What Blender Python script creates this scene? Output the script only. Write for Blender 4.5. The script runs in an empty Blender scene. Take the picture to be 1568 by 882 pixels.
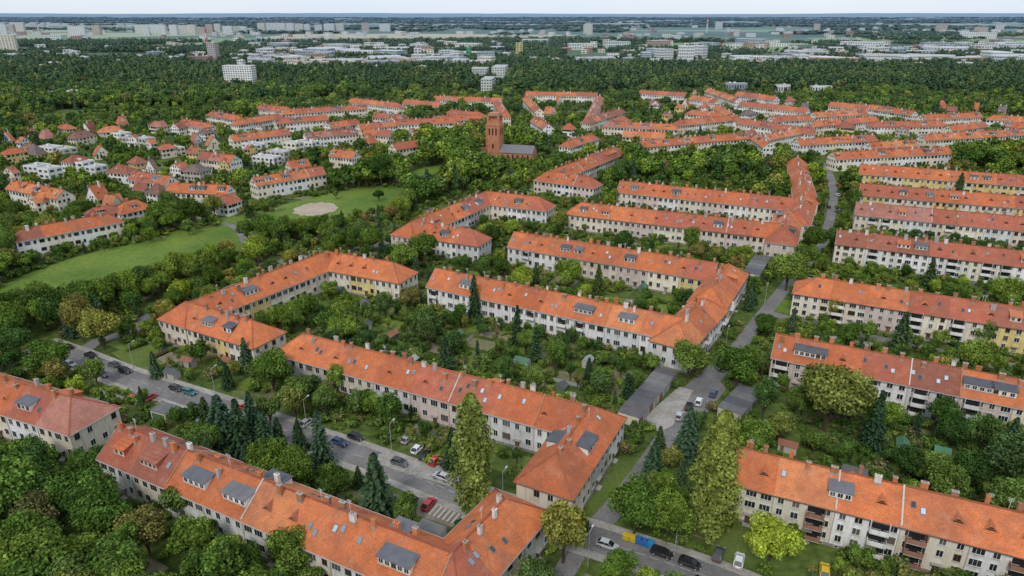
import bpy, math, random
import numpy as np
from mathutils import Vector
R=random.Random(7); NR=np.random.RandomState(11)
scene=bpy.context.scene
# ------------------------------------------------------------ survey helper (photo -> metres on the ground)
H=95.0; F=1045.3; PITCH=math.atan(421/F); CP,SP=math.cos(PITCH),math.sin(PITCH)
def G(u,v,z=0.0):
    dx=(u-784)/F; dy=(441-v)/F
    y=CP+dy*SP; zz=-SP+dy*CP
    t=(z-H)/zz
    return (dx*t,y*t)
def top_height(u,vb,vt):
    x,y=G(u,vb); dy=(441-vt)/F
    t=y/(CP+dy*SP)
    return H+t*(-SP+dy*CP)
# ------------------------------------------------------------ materials
def nmat(name):
    m=bpy.data.materials.new(name); m.use_nodes=True
    nt=m.node_tree; nt.nodes.clear(); return m,nt
def N(nt,t,**k):
    n=nt.nodes.new(t)
    for a,b in k.items(): setattr(n,a,b)
    return n
def mixc(nt,fac,a,b,mode='MIX'):
    n=N(nt,'ShaderNodeMix',data_type='RGBA',blend_type=mode)
    for i,s in ((0,fac),(6,a),(7,b)):
        if hasattr(s,'is_linked') or hasattr(s,'links'): nt.links.new(s,n.inputs[i])
        else: n.inputs[i].default_value=s if i==0 else (tuple(s)+(1,) if len(s)==3 else s)
    return n.outputs[2]
def math_(nt,op,a,b=None,clamp=False):
    n=N(nt,'ShaderNodeMath',operation=op,use_clamp=clamp)
    for i,s in ((0,a),(1,b)):
        if s is None: continue
        if hasattr(s,'links'): nt.links.new(s,n.inputs[i])
        else: n.inputs[i].default_value=s
    return n.outputs[0]
def noise(nt,scale,detail=3,vec=None,rough=.5):
    n=N(nt,'ShaderNodeTexNoise'); n.inputs['Scale'].default_value=scale; n.inputs['Detail'].default_value=detail
    n.inputs['Roughness'].default_value=rough
    if vec is None:
        g=N(nt,'ShaderNodeNewGeometry'); vec=g.outputs['Position']
    nt.links.new(vec,n.inputs['Vector']); return n.outputs['Fac']
def ramp(nt,fac,stops,interp='LINEAR'):
    n=N(nt,'ShaderNodeValToRGB'); cr=n.color_ramp; cr.interpolation=interp
    while len(cr.elements)<len(stops): cr.elements.new(.5)
    for e,(p,c) in zip(cr.elements,stops):
        e.position=p; e.color=tuple(c)+(1,) if len(c)==3 else c
    nt.links.new(fac,n.inputs[0]); return n.outputs[0]
def gray(a): return (a,a,a)
def painted_haze(nt,col,k=6500.,hc=(.20,.30,.42),mx=.92):  # aerial haze painted into the base colour, growing with world Y
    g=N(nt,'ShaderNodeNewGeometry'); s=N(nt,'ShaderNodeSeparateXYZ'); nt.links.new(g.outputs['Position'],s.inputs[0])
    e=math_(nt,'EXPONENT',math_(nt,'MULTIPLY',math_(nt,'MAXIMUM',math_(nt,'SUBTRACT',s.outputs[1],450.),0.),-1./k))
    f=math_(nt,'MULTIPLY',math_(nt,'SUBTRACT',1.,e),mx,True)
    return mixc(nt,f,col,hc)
def finish(nt,col,rough=.8,spec=.3,diffuse=False,metal=0):
    col=painted_haze(nt,col); o=N(nt,'ShaderNodeOutputMaterial')
    if diffuse:
        p=N(nt,'ShaderNodeBsdfDiffuse'); nt.links.new(col,p.inputs[0]); nt.links.new(p.outputs[0],o.inputs[0]); return
    p=N(nt,'ShaderNodeBsdfPrincipled'); nt.links.new(col,p.inputs['Base Color'])
    p.inputs['Roughness'].default_value=rough; p.inputs['Specular IOR Level'].default_value=spec; p.inputs['Metallic'].default_value=metal
    nt.links.new(p.outputs[0],o.inputs[0])
def attr(nt,name='Col'):
    return N(nt,'ShaderNodeAttribute',attribute_name=name).outputs['Color']
def foliage(name,stops,k=1.):
    m,nt=nmat(name)
    oi=N(nt,'ShaderNodeObjectInfo')
    c=ramp(nt,oi.outputs['Random'],[(p,tuple(x*k for x in cc)) for p,cc in stops])
    c=mixc(nt,1.,c,attr(nt),'MULTIPLY')
    n=noise(nt,.9,2); c=mixc(nt,1.,c,ramp(nt,n,[(.3,gray(.66)),(.7,gray(1.38))]),'MULTIPLY')
    n=noise(nt,.012,3); c=mixc(nt,1.,c,ramp(nt,n,[(.38,(.72,.82,.90)),(.62,(1.22,1.14,.95))]),'MULTIPLY')
    finish(nt,c,diffuse=True); return m
M={}
M['leaf']=foliage('foliage_deciduous',[(0,(.036,.066,.015)),(.16,(.052,.092,.018)),(.34,(.084,.130,.022)),(.48,(.040,.076,.022)),(.60,(.108,.155,.024)),(.72,(.060,.094,.030)),(.84,(.160,.210,.028)),(.90,(.070,.112,.026)),(.95,(.150,.150,.034)),(1,(.125,.100,.040))],1.5)
M['leaf_far']=foliage('foliage_woodland',[(0,(.036,.066,.020)),(.3,(.050,.084,.022)),(.55,(.070,.108,.026)),(.75,(.044,.076,.026)),(.92,(.095,.130,.030)),(1,(.110,.120,.040))],1.25)
M['conifer']=foliage('foliage_conifer',[(0,(.028,.050,.022)),(.4,(.036,.064,.028)),(.75,(.044,.076,.044)),(1,(.040,.060,.020))],1.3)
M['poplar']=foliage('foliage_poplar',[(0,(.118,.150,.036)),(1,(.132,.160,.040))],1.35)
M['shrub']=foliage('foliage_shrub',[(0,(.058,.100,.020)),(.35,(.095,.142,.026)),(.55,(.070,.095,.028)),(.75,(.140,.185,.032)),(.88,(.140,.115,.050)),(.95,(.17,.17,.05)),(1,(.110,.135,.045))],1.42)
m,nt=nmat('bark'); finish(nt,mixc(nt,noise(nt,3),(.06,.045,.03),(.13,.10,.075)),diffuse=True); M['bark']=m
def colmat(name,lo,hi,sc,rough,spec,extra=None,bump=0):
    m,nt=nmat(name); n=noise(nt,sc,5,rough=.65)
    c=mixc(nt,1.,attr(nt),ramp(nt,n,[(.25,gray(lo)),(.75,gray(hi))]),'MULTIPLY')
    if extra: c=extra(nt,c)
    finish(nt,c,rough,spec); return m
def ex_plaster(nt,c):
    g=N(nt,'ShaderNodeNewGeometry'); mp=N(nt,'ShaderNodeMapping'); mp.inputs['Scale'].default_value=(1.6,1.6,.12)
    nt.links.new(g.outputs['Position'],mp.inputs[0]); n=noise(nt,1.,3,mp.outputs[0])
    c=mixc(nt,1.,c,ramp(nt,n,[(.30,(.80,.77,.73)),(.52,gray(1.))]),'MULTIPLY')
    n=noise(nt,.25,5,rough=.8)
    return mixc(nt,1.,c,ramp(nt,n,[(.34,(.86,.82,.76)),(.5,gray(1.))]),'MULTIPLY')
M['plaster']=colmat('plaster_wall',.92,1.08,.35,.9,.15,ex_plaster)
def ex_tile(nt,c):
    g=N(nt,'ShaderNodeNewGeometry'); s=N(nt,'ShaderNodeSeparateXYZ'); nt.links.new(g.outputs['Position'],s.inputs[0])
    w=math_(nt,'FRACT',math_(nt,'MULTIPLY',s.outputs[2],4.4))
    c=mixc(nt,1.,c,ramp(nt,w,[(0,gray(.62)),(.25,gray(1.)),(1,gray(1.08))]),'MULTIPLY')
    n2=noise(nt,3.2,3,rough=.85)
    c=mixc(nt,1.,c,ramp(nt,n2,[(.3,(.68,.64,.62)),(.6,gray(1.1))]),'MULTIPLY')
    n3=noise(nt,.11,5,rough=.78)
    c=mixc(nt,ramp(nt,n3,[(.44,gray(0)),(.66,gray(.62))]),c,(.27,.11,.07))
    n4=noise(nt,.35,5,rough=.8)
    return mixc(nt,ramp(nt,n4,[(.53,gray(0)),(.74,gray(.42))]),c,(.54,.33,.21))
M['tile']=colmat('clay_roof_tile',.74,1.14,.5,.8,.2,ex_tile)
M['paint']=colmat('painted_surface',.88,1.05,1.2,.6,.3)
M['metal']=colmat('roofing_felt',.75,1.2,.6,.75,.3)
M['glass']=colmat('window_glass',.6,1.3,.45,.12,.5)
M['carpaint']=colmat('car_paint',.95,1.05,1,.25,.6)
M['plots']=colmat('garden_plot',.65,1.3,.5,.95,.1)
def simple(name,a,b,sc,rough=.85,detail=5,fine=None):
    m,nt=nmat(name); c=mixc(nt,ramp(nt,noise(nt,sc,detail,rough=.65),[(.35,gray(0)),(.65,gray(1))]),a,b)
    n=noise(nt,fine or 1.7,3,rough=.7); c=mixc(nt,1.,c,ramp(nt,n,[(.3,gray(.75)),(.7,gray(1.2))]),'MULTIPLY')
    finish(nt,c,rough,.2); return m
M['asphalt']=simple('asphalt',(.16,.15,.145),(.24,.225,.215),.12)
M['paving']=simple('paving_slabs',(.27,.25,.22),(.42,.385,.34),.25)
M['lawn']=simple('lawn_grass',(.085,.150,.022),(.160,.225,.036),.035,fine=.5)
M['lawn2']=simple('garden_grass',(.080,.130,.024),(.15,.18,.045),.1)
M['sand']=simple('sand',(.36,.29,.22),(.48,.39,.30),.1)
M['dirt']=simple('earth_path',(.18,.15,.11),(.28,.24,.19),.15)
# ground
m,nt=nmat('ground')
n1=noise(nt,.045,6,rough=.65)
near=ramp(nt,n1,[(.3,(.050,.080,.018)),(.45,(.078,.115,.026)),(.58,(.115,.155,.036)),(.72,(.18,.16,.10))])
n2=noise(nt,.6,4); near=mixc(nt,1.,near,ramp(nt,n2,[(.3,gray(.6)),(.7,gray(1.3))]),'MULTIPLY')
g=N(nt,'ShaderNodeNewGeometry'); mp=N(nt,'ShaderNodeMapping'); mp.inputs['Scale'].default_value=(.0008,.0015,1)
nt.links.new(g.outputs['Position'],mp.inputs[0])
v=N(nt,'ShaderNodeTexVoronoi'); v.inputs['Scale'].default_value=1.3; nt.links.new(mp.outputs[0],v.inputs['Vector'])
sp=N(nt,'ShaderNodeSeparateColor'); nt.links.new(v.outputs['Color'],sp.inputs[0])
far=ramp(nt,sp.outputs[0],[(0,(.06,.10,.035)),(.25,(.05,.085,.035)),(.38,(.20,.29,.07)),(.55,(.50,.42,.24)),(.70,(.09,.14,.045)),(.82,(.36,.38,.19))],'CONSTANT')
s=N(nt,'ShaderNodeSeparateXYZ'); nt.links.new(g.outputs['Position'],s.inputs[0])
f=math_(nt,'MULTIPLY',math_(nt,'SUBTRACT',s.outputs[1],1700.),1/300.,True)
finish(nt,mixc(nt,f,near,far),.95,.1); M['ground']=m
m,nt=nmat('hill'); finish(nt,mixc(nt,noise(nt,.002,4),(.03,.06,.05),(.05,.08,.06)),.9,.1); M['hill']=m
# ------------------------------------------------------------ mesh builder
col=scene.collection
def link(o,parent=None):
    col.objects.link(o)
    if parent: o.parent=parent
    return o
class MB:
    def __init__(s): s.v=[];s.f=[];s.c=[]
    def face(s,pts,c):
        i=len(s.v); s.v+= [tuple(p) for p in pts]; s.f.append(tuple(range(i,i+len(pts)))); s.c.append(c)
    def box(s,o,a,b,c,colr):
        o=Vector(o);a=Vector(a);b=Vector(b);c=Vector(c)
        i=len(s.v)
        s.v+=[tuple(p) for p in (o,o+a,o+a+b,o+b,o+c,o+a+c,o+a+b+c,o+b+c)]
        for q in ((0,3,2,1),(4,5,6,7),(0,1,5,4),(1,2,6,5),(2,3,7,6),(3,0,4,7)):
            s.f.append(tuple(i+k for k in q)); s.c.append(colr)
    def beam(s,p,q,w,h,c):
        p=Vector(p);q=Vector(q);d=(q-p); n=Vector((-d.y,d.x,0)).normalized()*w
        s.box(p-n/2-Vector((0,0,h/2)),d,n,(0,0,h),c)
    def cyl(s,x,y,z0,z1,r0,r1,n,c,cap=True):
        i=len(s.v)
        for z,r in ((z0,r0),(z1,r1)):
            for k in range(n):
                a=2*math.pi*k/n; s.v.append((x+r*math.cos(a),y+r*math.sin(a),z))
        for k in range(n):
            j=(k+1)%n; s.f.append((i+k,i+j,i+n+j,i+n+k)); s.c.append(c)
        if cap: s.f.append(tuple(i+n+k for k in range(n))); s.c.append(c)
    def mesh(s,name,mat):
        me=bpy.data.meshes.new(name); me.from_pydata(s.v,[],s.f)
        at=me.color_attributes.new('Col','FLOAT_COLOR','CORNER')
        arr=[]
        for f,c in zip(s.f,s.c):
            arr+= [c[0],c[1],c[2],1.]*len(f)
        at.data.foreach_set('color',arr)
        me.materials.append(mat); return me
    def obj(s,name,mat,parent=None):
        if not s.f: return None
        return link(bpy.data.objects.new(name,s.mesh(name,mat)),parent)
PARTM={'walls':'plaster','roof':'tile','window_frames':'paint','window_glass':'glass','chimneys':'plaster','dormers':'plaster','dormer_roofs':'metal','trim':'paint','doors':'paint','balconies':'plaster'}
def jit(c,a=.06):
    k=1+R.uniform(-a,a); return tuple(min(.95,x*k) for x in c)
WH=(.84,.825,.80);CR=(.81,.745,.61);PK=(.67,.56,.51);YE=(.76,.60,.24);GY=(.53,.50,.46);BE=(.73,.645,.52);GW=(.72,.715,.71);BR=(.36,.18,.12)
O1=(.620,.185,.068);O2=(.550,.155,.062);O3=(.460,.135,.078);O4=(.660,.235,.095);O5=(.340,.120,.080);O6=(.460,.200,.155)
RO=[O1,O1,O2,O4,O2,O3,O3,O5,O6]
GF=(.10,.105,.115)
RECTS=[]   # (cx,cy,ex,ey,hl,hw,vis)
def in_rect(r,x,y,m=0):
    cx,cy,ex,ey,hl,hw=r[:6]; dx=x-cx;dy=y-cy
    return abs(dx*ex+dy*ey)<hl+m and abs(-dx*ey+dy*ex)<hw+m
def window(P,gl,fr,pt,out,right,w,h,lod):
    o=Vector(pt); up=Vector((0,0,1)); 
    gc=R.choice([(.02,.025,.03),(.04,.045,.05),(.02,.022,.025),(.03,.03,.03),(.13,.12,.11)])
    W=(.78,.78,.76) if R.random()<.8 else (.25,.15,.08)
    if lod>=2:
        fr.box(o-right*(w/2+.1)-up*(h/2+.1),right*(w+.2),out*.05,up*(h+.2),W)
        n=2 if w<1.9 else 3; gw=(w-.07*(n-1))/n
        for i in range(n):
            a=o-right*(w/2)+right*(i*(gw+.07))+out*.065-up*(h/2)
            gl.face([a,a+right*gw,a+right*gw+up*h,a+up*h],gc)
        fr.box(o-right*(w/2+.18)-up*(h/2+.2),right*(w+.36),out*.18,up*.09,(.5,.48,.45))
    else:
        a=o-right*(w/2+.1)-up*(h/2+.1)+out*.03
        fr.face([a,a+right*(w+.2),a+right*(w+.2)+up*(h+.2),a+up*(h+.2)],W)
        a=o-right*(w/2)-up*(h/2)+out*.06
        gl.face([a,a+right*w,a+right*w+up*h,a+up*h],gc)
def building(bars,w=12.,ze=7.8,zr=12.4,rows=2,walls=(CR,),roofs=None,name='row_house',lod=2,dorm=None,dprob=.3,chim=1.,balc=0.,world=False,flat=False,skyl=.55,eye=.35,bcol=None):
    emp=bpy.data.objects.new(name,None); link(emp)
    P={k:MB() for k in PARTM}
    rects=[]; geo=[]
    for i,bd in enumerate(bars):
        if world: a=Vector((bd[0],bd[1],0)); b=Vector((bd[2],bd[3],0))
        else: a=Vector(G(bd[0],bd[1],zr)+(0,)); b=Vector(G(bd[2],bd[3],zr)+(0,))
        ends=bd[4] if len(bd)>4 else 'gg'
        ww=(bd[5] if len(bd)>5 else w)+.05*i
        if (b-a).length<1: b=a+Vector((3,0,0))
        e=(b-a).normalized(); L=(b-a).length; n=Vector((-e.y,e.x,0))
        s0=-ww/2 if ends[0]=='h' else 0.; s1=L+(ww/2 if ends[1]=='h' else 0.)
        c=a+e*((s0+s1)/2)
        rects.append((c.x,c.y,e.x,e.y,(s1-s0)/2,ww/2,emp)); geo.append((a,e,n,L,ww,ends,s0,s1))
    RECTS.extend(rects)
    for i,(a,e,n,L,ww,ends,s0,s1) in enumerate(geo):
        ZR=zr+.04*i; up=Vector((0,0,1)); hw=ww/2; rise=(ZR-ze)/hw
        def p(s,t,z): return a+e*s+n*t+up*z
        others=[r for j,r in enumerate(rects) if j!=i]
        def blocked(q): return any(in_rect(r,q.x,q.y,.1) for r in others)
        nu=max(1,round((s1-s0)/11.)); br=[s0+(s1-s0)*k/nu for k in range(nu+1)]
        ucol=[jit(walls[k%len(walls)] if len(walls)>1 else walls[0]) for k in range(nu)]
        if roofs: rcol=[jit(roofs[min(len(roofs)-1,int(k*len(roofs)/nu))],.13) for k in range(nu)]
        else:
            base=R.choice(RO); rcol=[jit(base if R.random()<.6 else R.choice(RO),.12) for k in range(nu)]
        Wl=P['walls']
        for k in range(nu):
            for sg in (-1,1):
                Wl.face([p(br[k],sg*hw,-.3),p(br[k+1],sg*hw,-.3),p(br[k+1],sg*hw,ze),p(br[k],sg*hw,ze)],ucol[k])
        for s,k,ec in ((s0,0,ends[0]),(s1,nu-1,ends[1])):
            if ec=='g': Wl.face([p(s,-hw,-.3),p(s,hw,-.3),p(s,hw,ze),p(s,0,ZR-.05),p(s,-hw,ze)],ucol[k])
            else: Wl.face([p(s,-hw,-.3),p(s,hw,-.3),p(s,hw,ze),p(s,-hw,ze)],ucol[k])
        if lod>=2:
            pc=(.30,.27,.24)
            P['trim'].box(p(s0-.04,-hw-.04,-.3),e*(s1-s0+.08),n*(ww+.08),up*1.0,pc)
            for sg in (-1,1):
                P['trim'].box(p(s0,sg*(hw),ze-.28),e*(s1-s0),n*(sg*.14),up*.2,(.66,.62,.55))
        o=.45
        Rf=P['roof']; r0,r1=0.,L
        zo=ze-o*rise
        es0=s0-(o if ends[0]=='h' else .25); es1=s1+(o if ends[1]=='h' else .25)
        rr0=r0 if ends[0]=='h' else es0; rr1=r1 if ends[1]=='h' else es1
        inner=[x for x in br[1:-1] if rr0+.8<x<rr1-.8]
        be=[es0]+inner+[es1]; bt=[rr0]+inner+[rr1]
        for k in range(len(be)-1):
            for sg in (-1,1):
                Rf.face([p(be[k],sg*(hw+o),zo+.12),p(be[k+1],sg*(hw+o),zo+.12),p(bt[k+1],0,ZR+.12),p(bt[k],0,ZR+.12)],rcol[min(k,nu-1)])
        for es,rs_,ec,k in ((es0,rr0,ends[0],0),(es1,rr1,ends[1],nu-1)):
            if ec=='h': Rf.face([p(es,-(hw+o),zo+.12),p(es,hw+o,zo+.12),p(rs_,0,ZR+.12)],rcol[k])
        rc=tuple(x*.72 for x in rcol[0])
        if lod>=1:
            Rf.beam(p(rr0,0,ZR+.14),p(rr1,0,ZR+.14),.35,.16,rc)
            for es,rs_,ec in ((es0,rr0,ends[0]),(es1,rr1,ends[1])):
                for sg in (-1,1):
                    q=p(es,sg*(hw+o),zo+.15); 
                    if ec=='h': Rf.beam(q,p(rs_,0,ZR+.15),.3,.12,rc)
                    else: Rf.beam(q,p(es,0,ZR+.13),.16,.24,(.40,.34,.28))
            gcol=R.choice([(.30,.29,.28),(.18,.12,.09),(.45,.44,.42)])
            for sg in (-1,1): P['trim'].box(p(es0,sg*(hw+o),zo-.06),e*(es1-es0),n*(sg*.14),up*.16,gcol)
            for es,ec,sg2 in ((es0,ends[0],-1),(es1,ends[1],1)):
                if ec=='h': P['trim'].box(p(es,-(hw+o),zo-.06),e*(sg2*.14),n*(ww+2*o),up*.16,gcol)
            for sg in (-1,1): P['trim'].face([p(s0,sg*hw,ze-.05),p(s1,sg*hw,ze-.05),p(es1,sg*(hw+o),zo+.02),p(es0,sg*(hw+o),zo+.02)],(.5,.46,.4))
        if lod>=1:
            for k in range(1,nu):
                if R.random()<.28 and rr0+1<br[k]<rr1-1:
                    for sg in (-1,1):
                        q=p(br[k],sg*(hw+.2),ze-.2*rise+.2)
                        if not blocked(q): P['chimneys'].beam(q,p(br[k],0,ZR+.22),.3,.3,R.choice([(.55,.5,.45),(.42,.2,.12)]))
        # windows
        fh=(ze-.9)/rows; gl=P['window_glass']; fr=P['window_frames']
        for sg in (-1,1):
            if lod<2 and (n*sg).y>.2: continue
            for k in range(nu):
                seg=br[k+1]-br[k]; nw=max(2,int(seg/2.4)); kinds=[R.choice([1.0,1.25,1.9]) for _ in range(nw)]
                dcol=R.choice([(.25,.12,.06),(.12,.08,.05),(.3,.3,.28)])
                door=nw//2
                for j in range(nw):
                    s=br[k]+seg*(j+.5)/nw
                    q=p(s,sg*(hw+.3),0)
                    if blocked(q): continue
                    for r in range(rows):
                        zc=.9+fh*(r+.52)
                        if j==door and r==0:
                            if lod>=2:
                                P['doors'].box(p(s-.55,sg*hw,.25),e*1.1,n*(sg*.06),up*2.1,dcol)
                                P['trim'].box(p(s-.9,sg*hw,2.5),e*1.8,n*(sg*.8),up*.12,(.35,.33,.3))
                                P['trim'].box(p(s-.8,sg*hw,-.1),e*1.6,n*(sg*1.0),up*.32,(.4,.38,.35))
                            continue
                        hh=1.5 if rows<3 else 1.35
                        window(P,gl,fr,p(s,sg*hw,zc),n*sg,e,kinds[j],hh,lod)
                    if lod>=2 and R.random()<.5: window(P,gl,fr,p(s,sg*(hw+.045),.42),n*sg,e,.7,.35,1)
                if lod>=2:
                    q=p(br[k],sg*(hw+.1),0)
                    if not blocked(q): P['trim'].box(p(br[k]-.06,sg*hw,.7),e*.12,n*(sg*.12),up*(ze-.7),(.4,.38,.35))
                if balc and R.random()<balc:
                    s=br[k]+seg*R.choice([.25,.7]); q=p(s,sg*(hw+.6),0); pc=R.choice(bcol or [WH,GW,WH])
                    if not blocked(q):
                        for r in range(1 if rows<3 else 0,rows):
                            z=.9+fh*r
                            P['balconies'].box(p(s-1.6,sg*hw,z-.05),e*3.2,n*(sg*1.25),up*.16,(.5,.5,.48))
                            P['balconies'].box(p(s-1.6,sg*(hw+1.17),z+.11),e*3.2,n*(sg*.08),up*.95,pc)
                            for q_ in (-1.6,1.52): P['balconies'].box(p(s+q_,sg*hw,z+.11),e*.08,n*(sg*1.17),up*(.95 if R.random()<.5 else fh-.2),pc)
                            P['window_glass'].face([p(s-1.3,sg*(hw+.07),z+.2),p(s+1.3,sg*(hw+.07),z+.2),p(s+1.3,sg*(hw+.07),z+2.2),p(s-1.3,sg*(hw+.07),z+2.2)],(.03,.03,.03))
        for s,sd,ec in ((s0,-1,ends[0]),(s1,1,ends[1])):
            if lod<2 and (e*sd).y>.2: continue
            nn=4 if ww>9 else 3
            for j in range(nn):
                t=-hw+ww*(j+.5)/nn
                q=p(s+sd*.3,t,0)
                if blocked(q): continue
                for r in range(rows):
                    if R.random()<.12: continue
                    window(P,gl,fr,p(s,t,.9+fh*(r+.52)),e*sd,n,1.1,1.4,lod)
            if ec=='g' and not blocked(p(s+sd*.3,0,0)):
                for t in (-.9,.9): window(P,gl,fr,p(s,t,ze+1.0),e*sd,n,.9,1.1,lod)
        # chimneys
        s=rr0+R.uniform(1,3)
        while s<rr1-.8 and lod>=0:
            if R.random()<chim:
                t=R.choice([-1,-.6,.6,1])*R.uniform(.8,1.); cc=R.choice([(.42,.17,.08),(.36,.19,.12),(.55,.20,.09),(.70,.67,.62),(.62,.22,.09),(.45,.4,.36)])
                if R.random()<.3: t*=2.2
                q=p(s,t,0)
                wl=R.uniform(.6,1.3); hh=R.uniform(.9,1.6)
                zb=ZR-abs(t)*rise-.4; zt_=ZR+hh-(.9 if abs(t)>1.2 else 0)
                if not any(in_rect(r,q.x,q.y,-1.2) for r in others):
                    C=P['chimneys']; C.box(p(s-wl/2,t-.32,zb),e*wl,n*.64,up*(zt_-zb),cc)
                    if lod>=1:
                        C.box(p(s-wl/2-.07,t-.39,zt_),e*(wl+.14),n*.78,up*.12,(.4,.37,.34) if R.random()<.6 else cc)
                        if lod>=2:
                            for q_ in (-.2,.2): C.cyl(*(p(s+q_,t,0).xy),zt_+.12,zt_+.4,.1,.09,6,(.3,.14,.08))
                            C.box(p(s-wl/2-.06,t-.38,zb),e*(wl+.12),n*.76,up*.62,(.34,.32,.3))
            s+=R.uniform(2.6,5.2)
        # dormers
        def dormer(s,sg,wd,kind):
            t1=hw*.74; zf=ZR-rise*t1
            if any(in_rect(r,p(s,sg*t1,0).x,p(s,sg*t1,0).y,.8) for r in others): return
            if kind=='flat':
                zt=min(zf+1.75,ZR-.7); z2=zt+.35; tb=(ZR-z2)/rise
                cc=R.choice([WH,GW,GY,CR]); D=P['dormers']
                D.face([p(s-wd/2,sg*t1,zf-.1),p(s+wd/2,sg*t1,zf-.1),p(s+wd/2,sg*t1,zt),p(s-wd/2,sg*t1,zt)],cc)
                for q_ in (-1,1): D.face([p(s+q_*wd/2,sg*t1,zf-.1),p(s+q_*wd/2,sg*t1,zt),p(s+q_*wd/2,sg*(tb-.2),z2),],R.choice([GF,cc]))
                A=p(s-wd/2-.25,sg*(t1+.35),zt); B=p(s-wd/2-.25,sg*(tb-.25),z2+.06)
                P['dormer_roofs'].box(A,B-A,e*(wd+.5),up*.14,R.choice([GF,(.13,.135,.15),(.16,.16,.17),(.09,.10,.12)]))
                nw=max(1,int(wd/1.3))
                for j in range(nw): window(P,gl,fr,p(s-wd/2+wd*(j+.5)/nw,sg*t1,zf+.9),n*sg,e,.85,.9,max(1,lod))
            elif kind=='tile':
                zt=min(zf+1.6,ZR-.7); z2=zt+.75; tb=max(.1,(ZR-z2)/rise); D=P['dormers']
                D.face([p(s-wd/2,sg*t1,zf-.1),p(s+wd/2,sg*t1,zf-.1),p(s+wd/2,sg*t1,zt),p(s-wd/2,sg*t1,zt)],CR)
                for q_ in (-1,1): D.face([p(s+q_*wd/2,sg*t1,zf-.1),p(s+q_*wd/2,sg*t1,zt),p(s+q_*wd/2,sg*(tb-.1),z2)],O3)
                A=p(s-wd/2-.2,sg*(t1+.35),zt-.05); B=p(s-wd/2-.2,sg*(tb-.2),z2+.1)
                P['roof'].box(A,B-A,e*(wd+.4),up*.12,jit(R.choice(RO)))
                for j in range(max(1,int(wd/1.2))): window(P,gl,fr,p(s-wd/2+wd*(j+.5)/max(1,int(wd/1.2)),sg*t1,zf+.85),n*sg,e,.8,.9,1)
            elif kind=='eye':
                t1=hw*.62; zf=ZR-rise*t1+.1; nn=8; h_=.85
                ap=p(s,sg*max(.2,t1-h_/rise-.9),zf+rise*(h_/rise+.9)-.02)
                arc=[]
                for j in range(nn+1):
                    x=-1+2*j/nn; arc.append(p(s+x*wd/2,sg*(t1+.05),zf+h_*(math.cos(x*math.pi/2)**2)+.03))
                cc=tuple(x*.92 for x in rcol[0])
                for j in range(nn): P['roof'].face([arc[j],arc[j+1],ap],cc)
                P['window_glass'].face([q_-n*(sg*.12)-up*.08 for q_ in arc],(.03,.025,.02))
                P['trim'].beam(arc[2]+up*.02,arc[6]+up*.02,.1,.06,(.3,.2,.15))
            elif kind=='sky':
                t1=hw*R.uniform(.35,.7)
                sl=Vector((n.x*sg,n.y*sg,-rise)).normalized(); nm=Vector((n.x*sg*rise,n.y*sg*rise,1)).normalized()
                c=p(s,sg*t1,ZR-rise*t1+.12)
                P['dormer_roofs'].box(c-e*.45-sl*.65,e*.9,sl*1.3,nm*.12,(.2,.2,.2))
                q_=c+nm*.14-e*.36-sl*.55
                P['window_glass'].face([q_,q_+e*.72,q_+e*.72+sl*1.1,q_+sl*1.1],R.choice([(.25,.28,.32),(.05,.06,.07),(.5,.55,.6)]))
        if dorm and i in dorm:
            for (tt,sg,wd,kind) in dorm[i]: dormer(L*tt,sg,wd,kind)
        if lod>=1:
            s=rr0+2.5
            while s<rr1-2.5:
                busy=[]
                if dorm and i in dorm: busy=[(L*d[0],d[2]/2+1.6,d[1]) for d in dorm[i]]
                for sg in (-1,1):
                    if any(abs(s-b_[0])<b_[1]+1 and b_[2]==sg for b_ in busy): continue
                    r_=R.random()
                    if r_<dprob*.6: dormer(s,sg,R.uniform(2.6,4.6),'flat' if R.random()<.65 else 'tile')
                    elif r_<dprob*.6+eye: dormer(s,sg,2.4,'eye')
                    elif r_<dprob*.6+eye+skyl: 
                        dormer(s-1,sg,1,'sky')
                        if R.random()<.5: dormer(s+.6,sg,1,'sky')
                s+=R.uniform(4.8,6.5)
        if lod>=2:
            for _ in range(int(L/14)):
                s=R.uniform(1,max(1.5,L-1)); t=.9
                P['trim'].box(p(s,t,ZR-.8),e*.06,n*.06,up*2.8,GW)
                for zz in (1.4,1.7,1.95): P['trim'].box(p(s-.5,t,ZR+zz),e*1.0,n*.04,up*.04,GW)
    for k,mb in P.items(): mb.obj(k,M[PARTM[k]],emp)
    return emp
B=building
# -------------------------------------------------------- near rows
B([(185,650,690,846,'gg'),(693,846,773,764,'hh')],w=12.4,roofs=[O3,O5,O1,O1,O4,O1,O1,O1],walls=(WH,BE,GW,WH,WH,CR),name='terraced_house',
  dorm={0:[(.06,-1,3.2,'tile'),(.17,-1,5,'tile'),(.33,-1,6,'flat'),(.46,-1,6,'flat'),(.50,1,5,'flat'),(.9,-1,6.5,'flat'),(.86,1,4,'flat')],1:[(.6,-1,1,'sky'),(.4,-1,1,'sky')]},dprob=0)
B([(464,511,905,623,'hg'),(906,622,852,694,'hh')],roofs=[O1,O1,O2,O3,O2,O2],walls=(WH,GY,BE,GW,PK,PK,GW),name='terraced_house',
  dorm={0:[],1:[(.55,1,5.5,'flat')]},dprob=.04)
B([(668,411,1046,487,'gg'),(1078,457,1040,494,'hh')],roofs=[O1,O1,O2,O1,O4,O1],walls=(WH,WH,GW,WH),name='terraced_house',balc=.45,
  dorm={0:[(.17,-1,5,'flat'),(.66,-1,6,'flat'),(.82,-1,5,'flat')]},dprob=.05)
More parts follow.
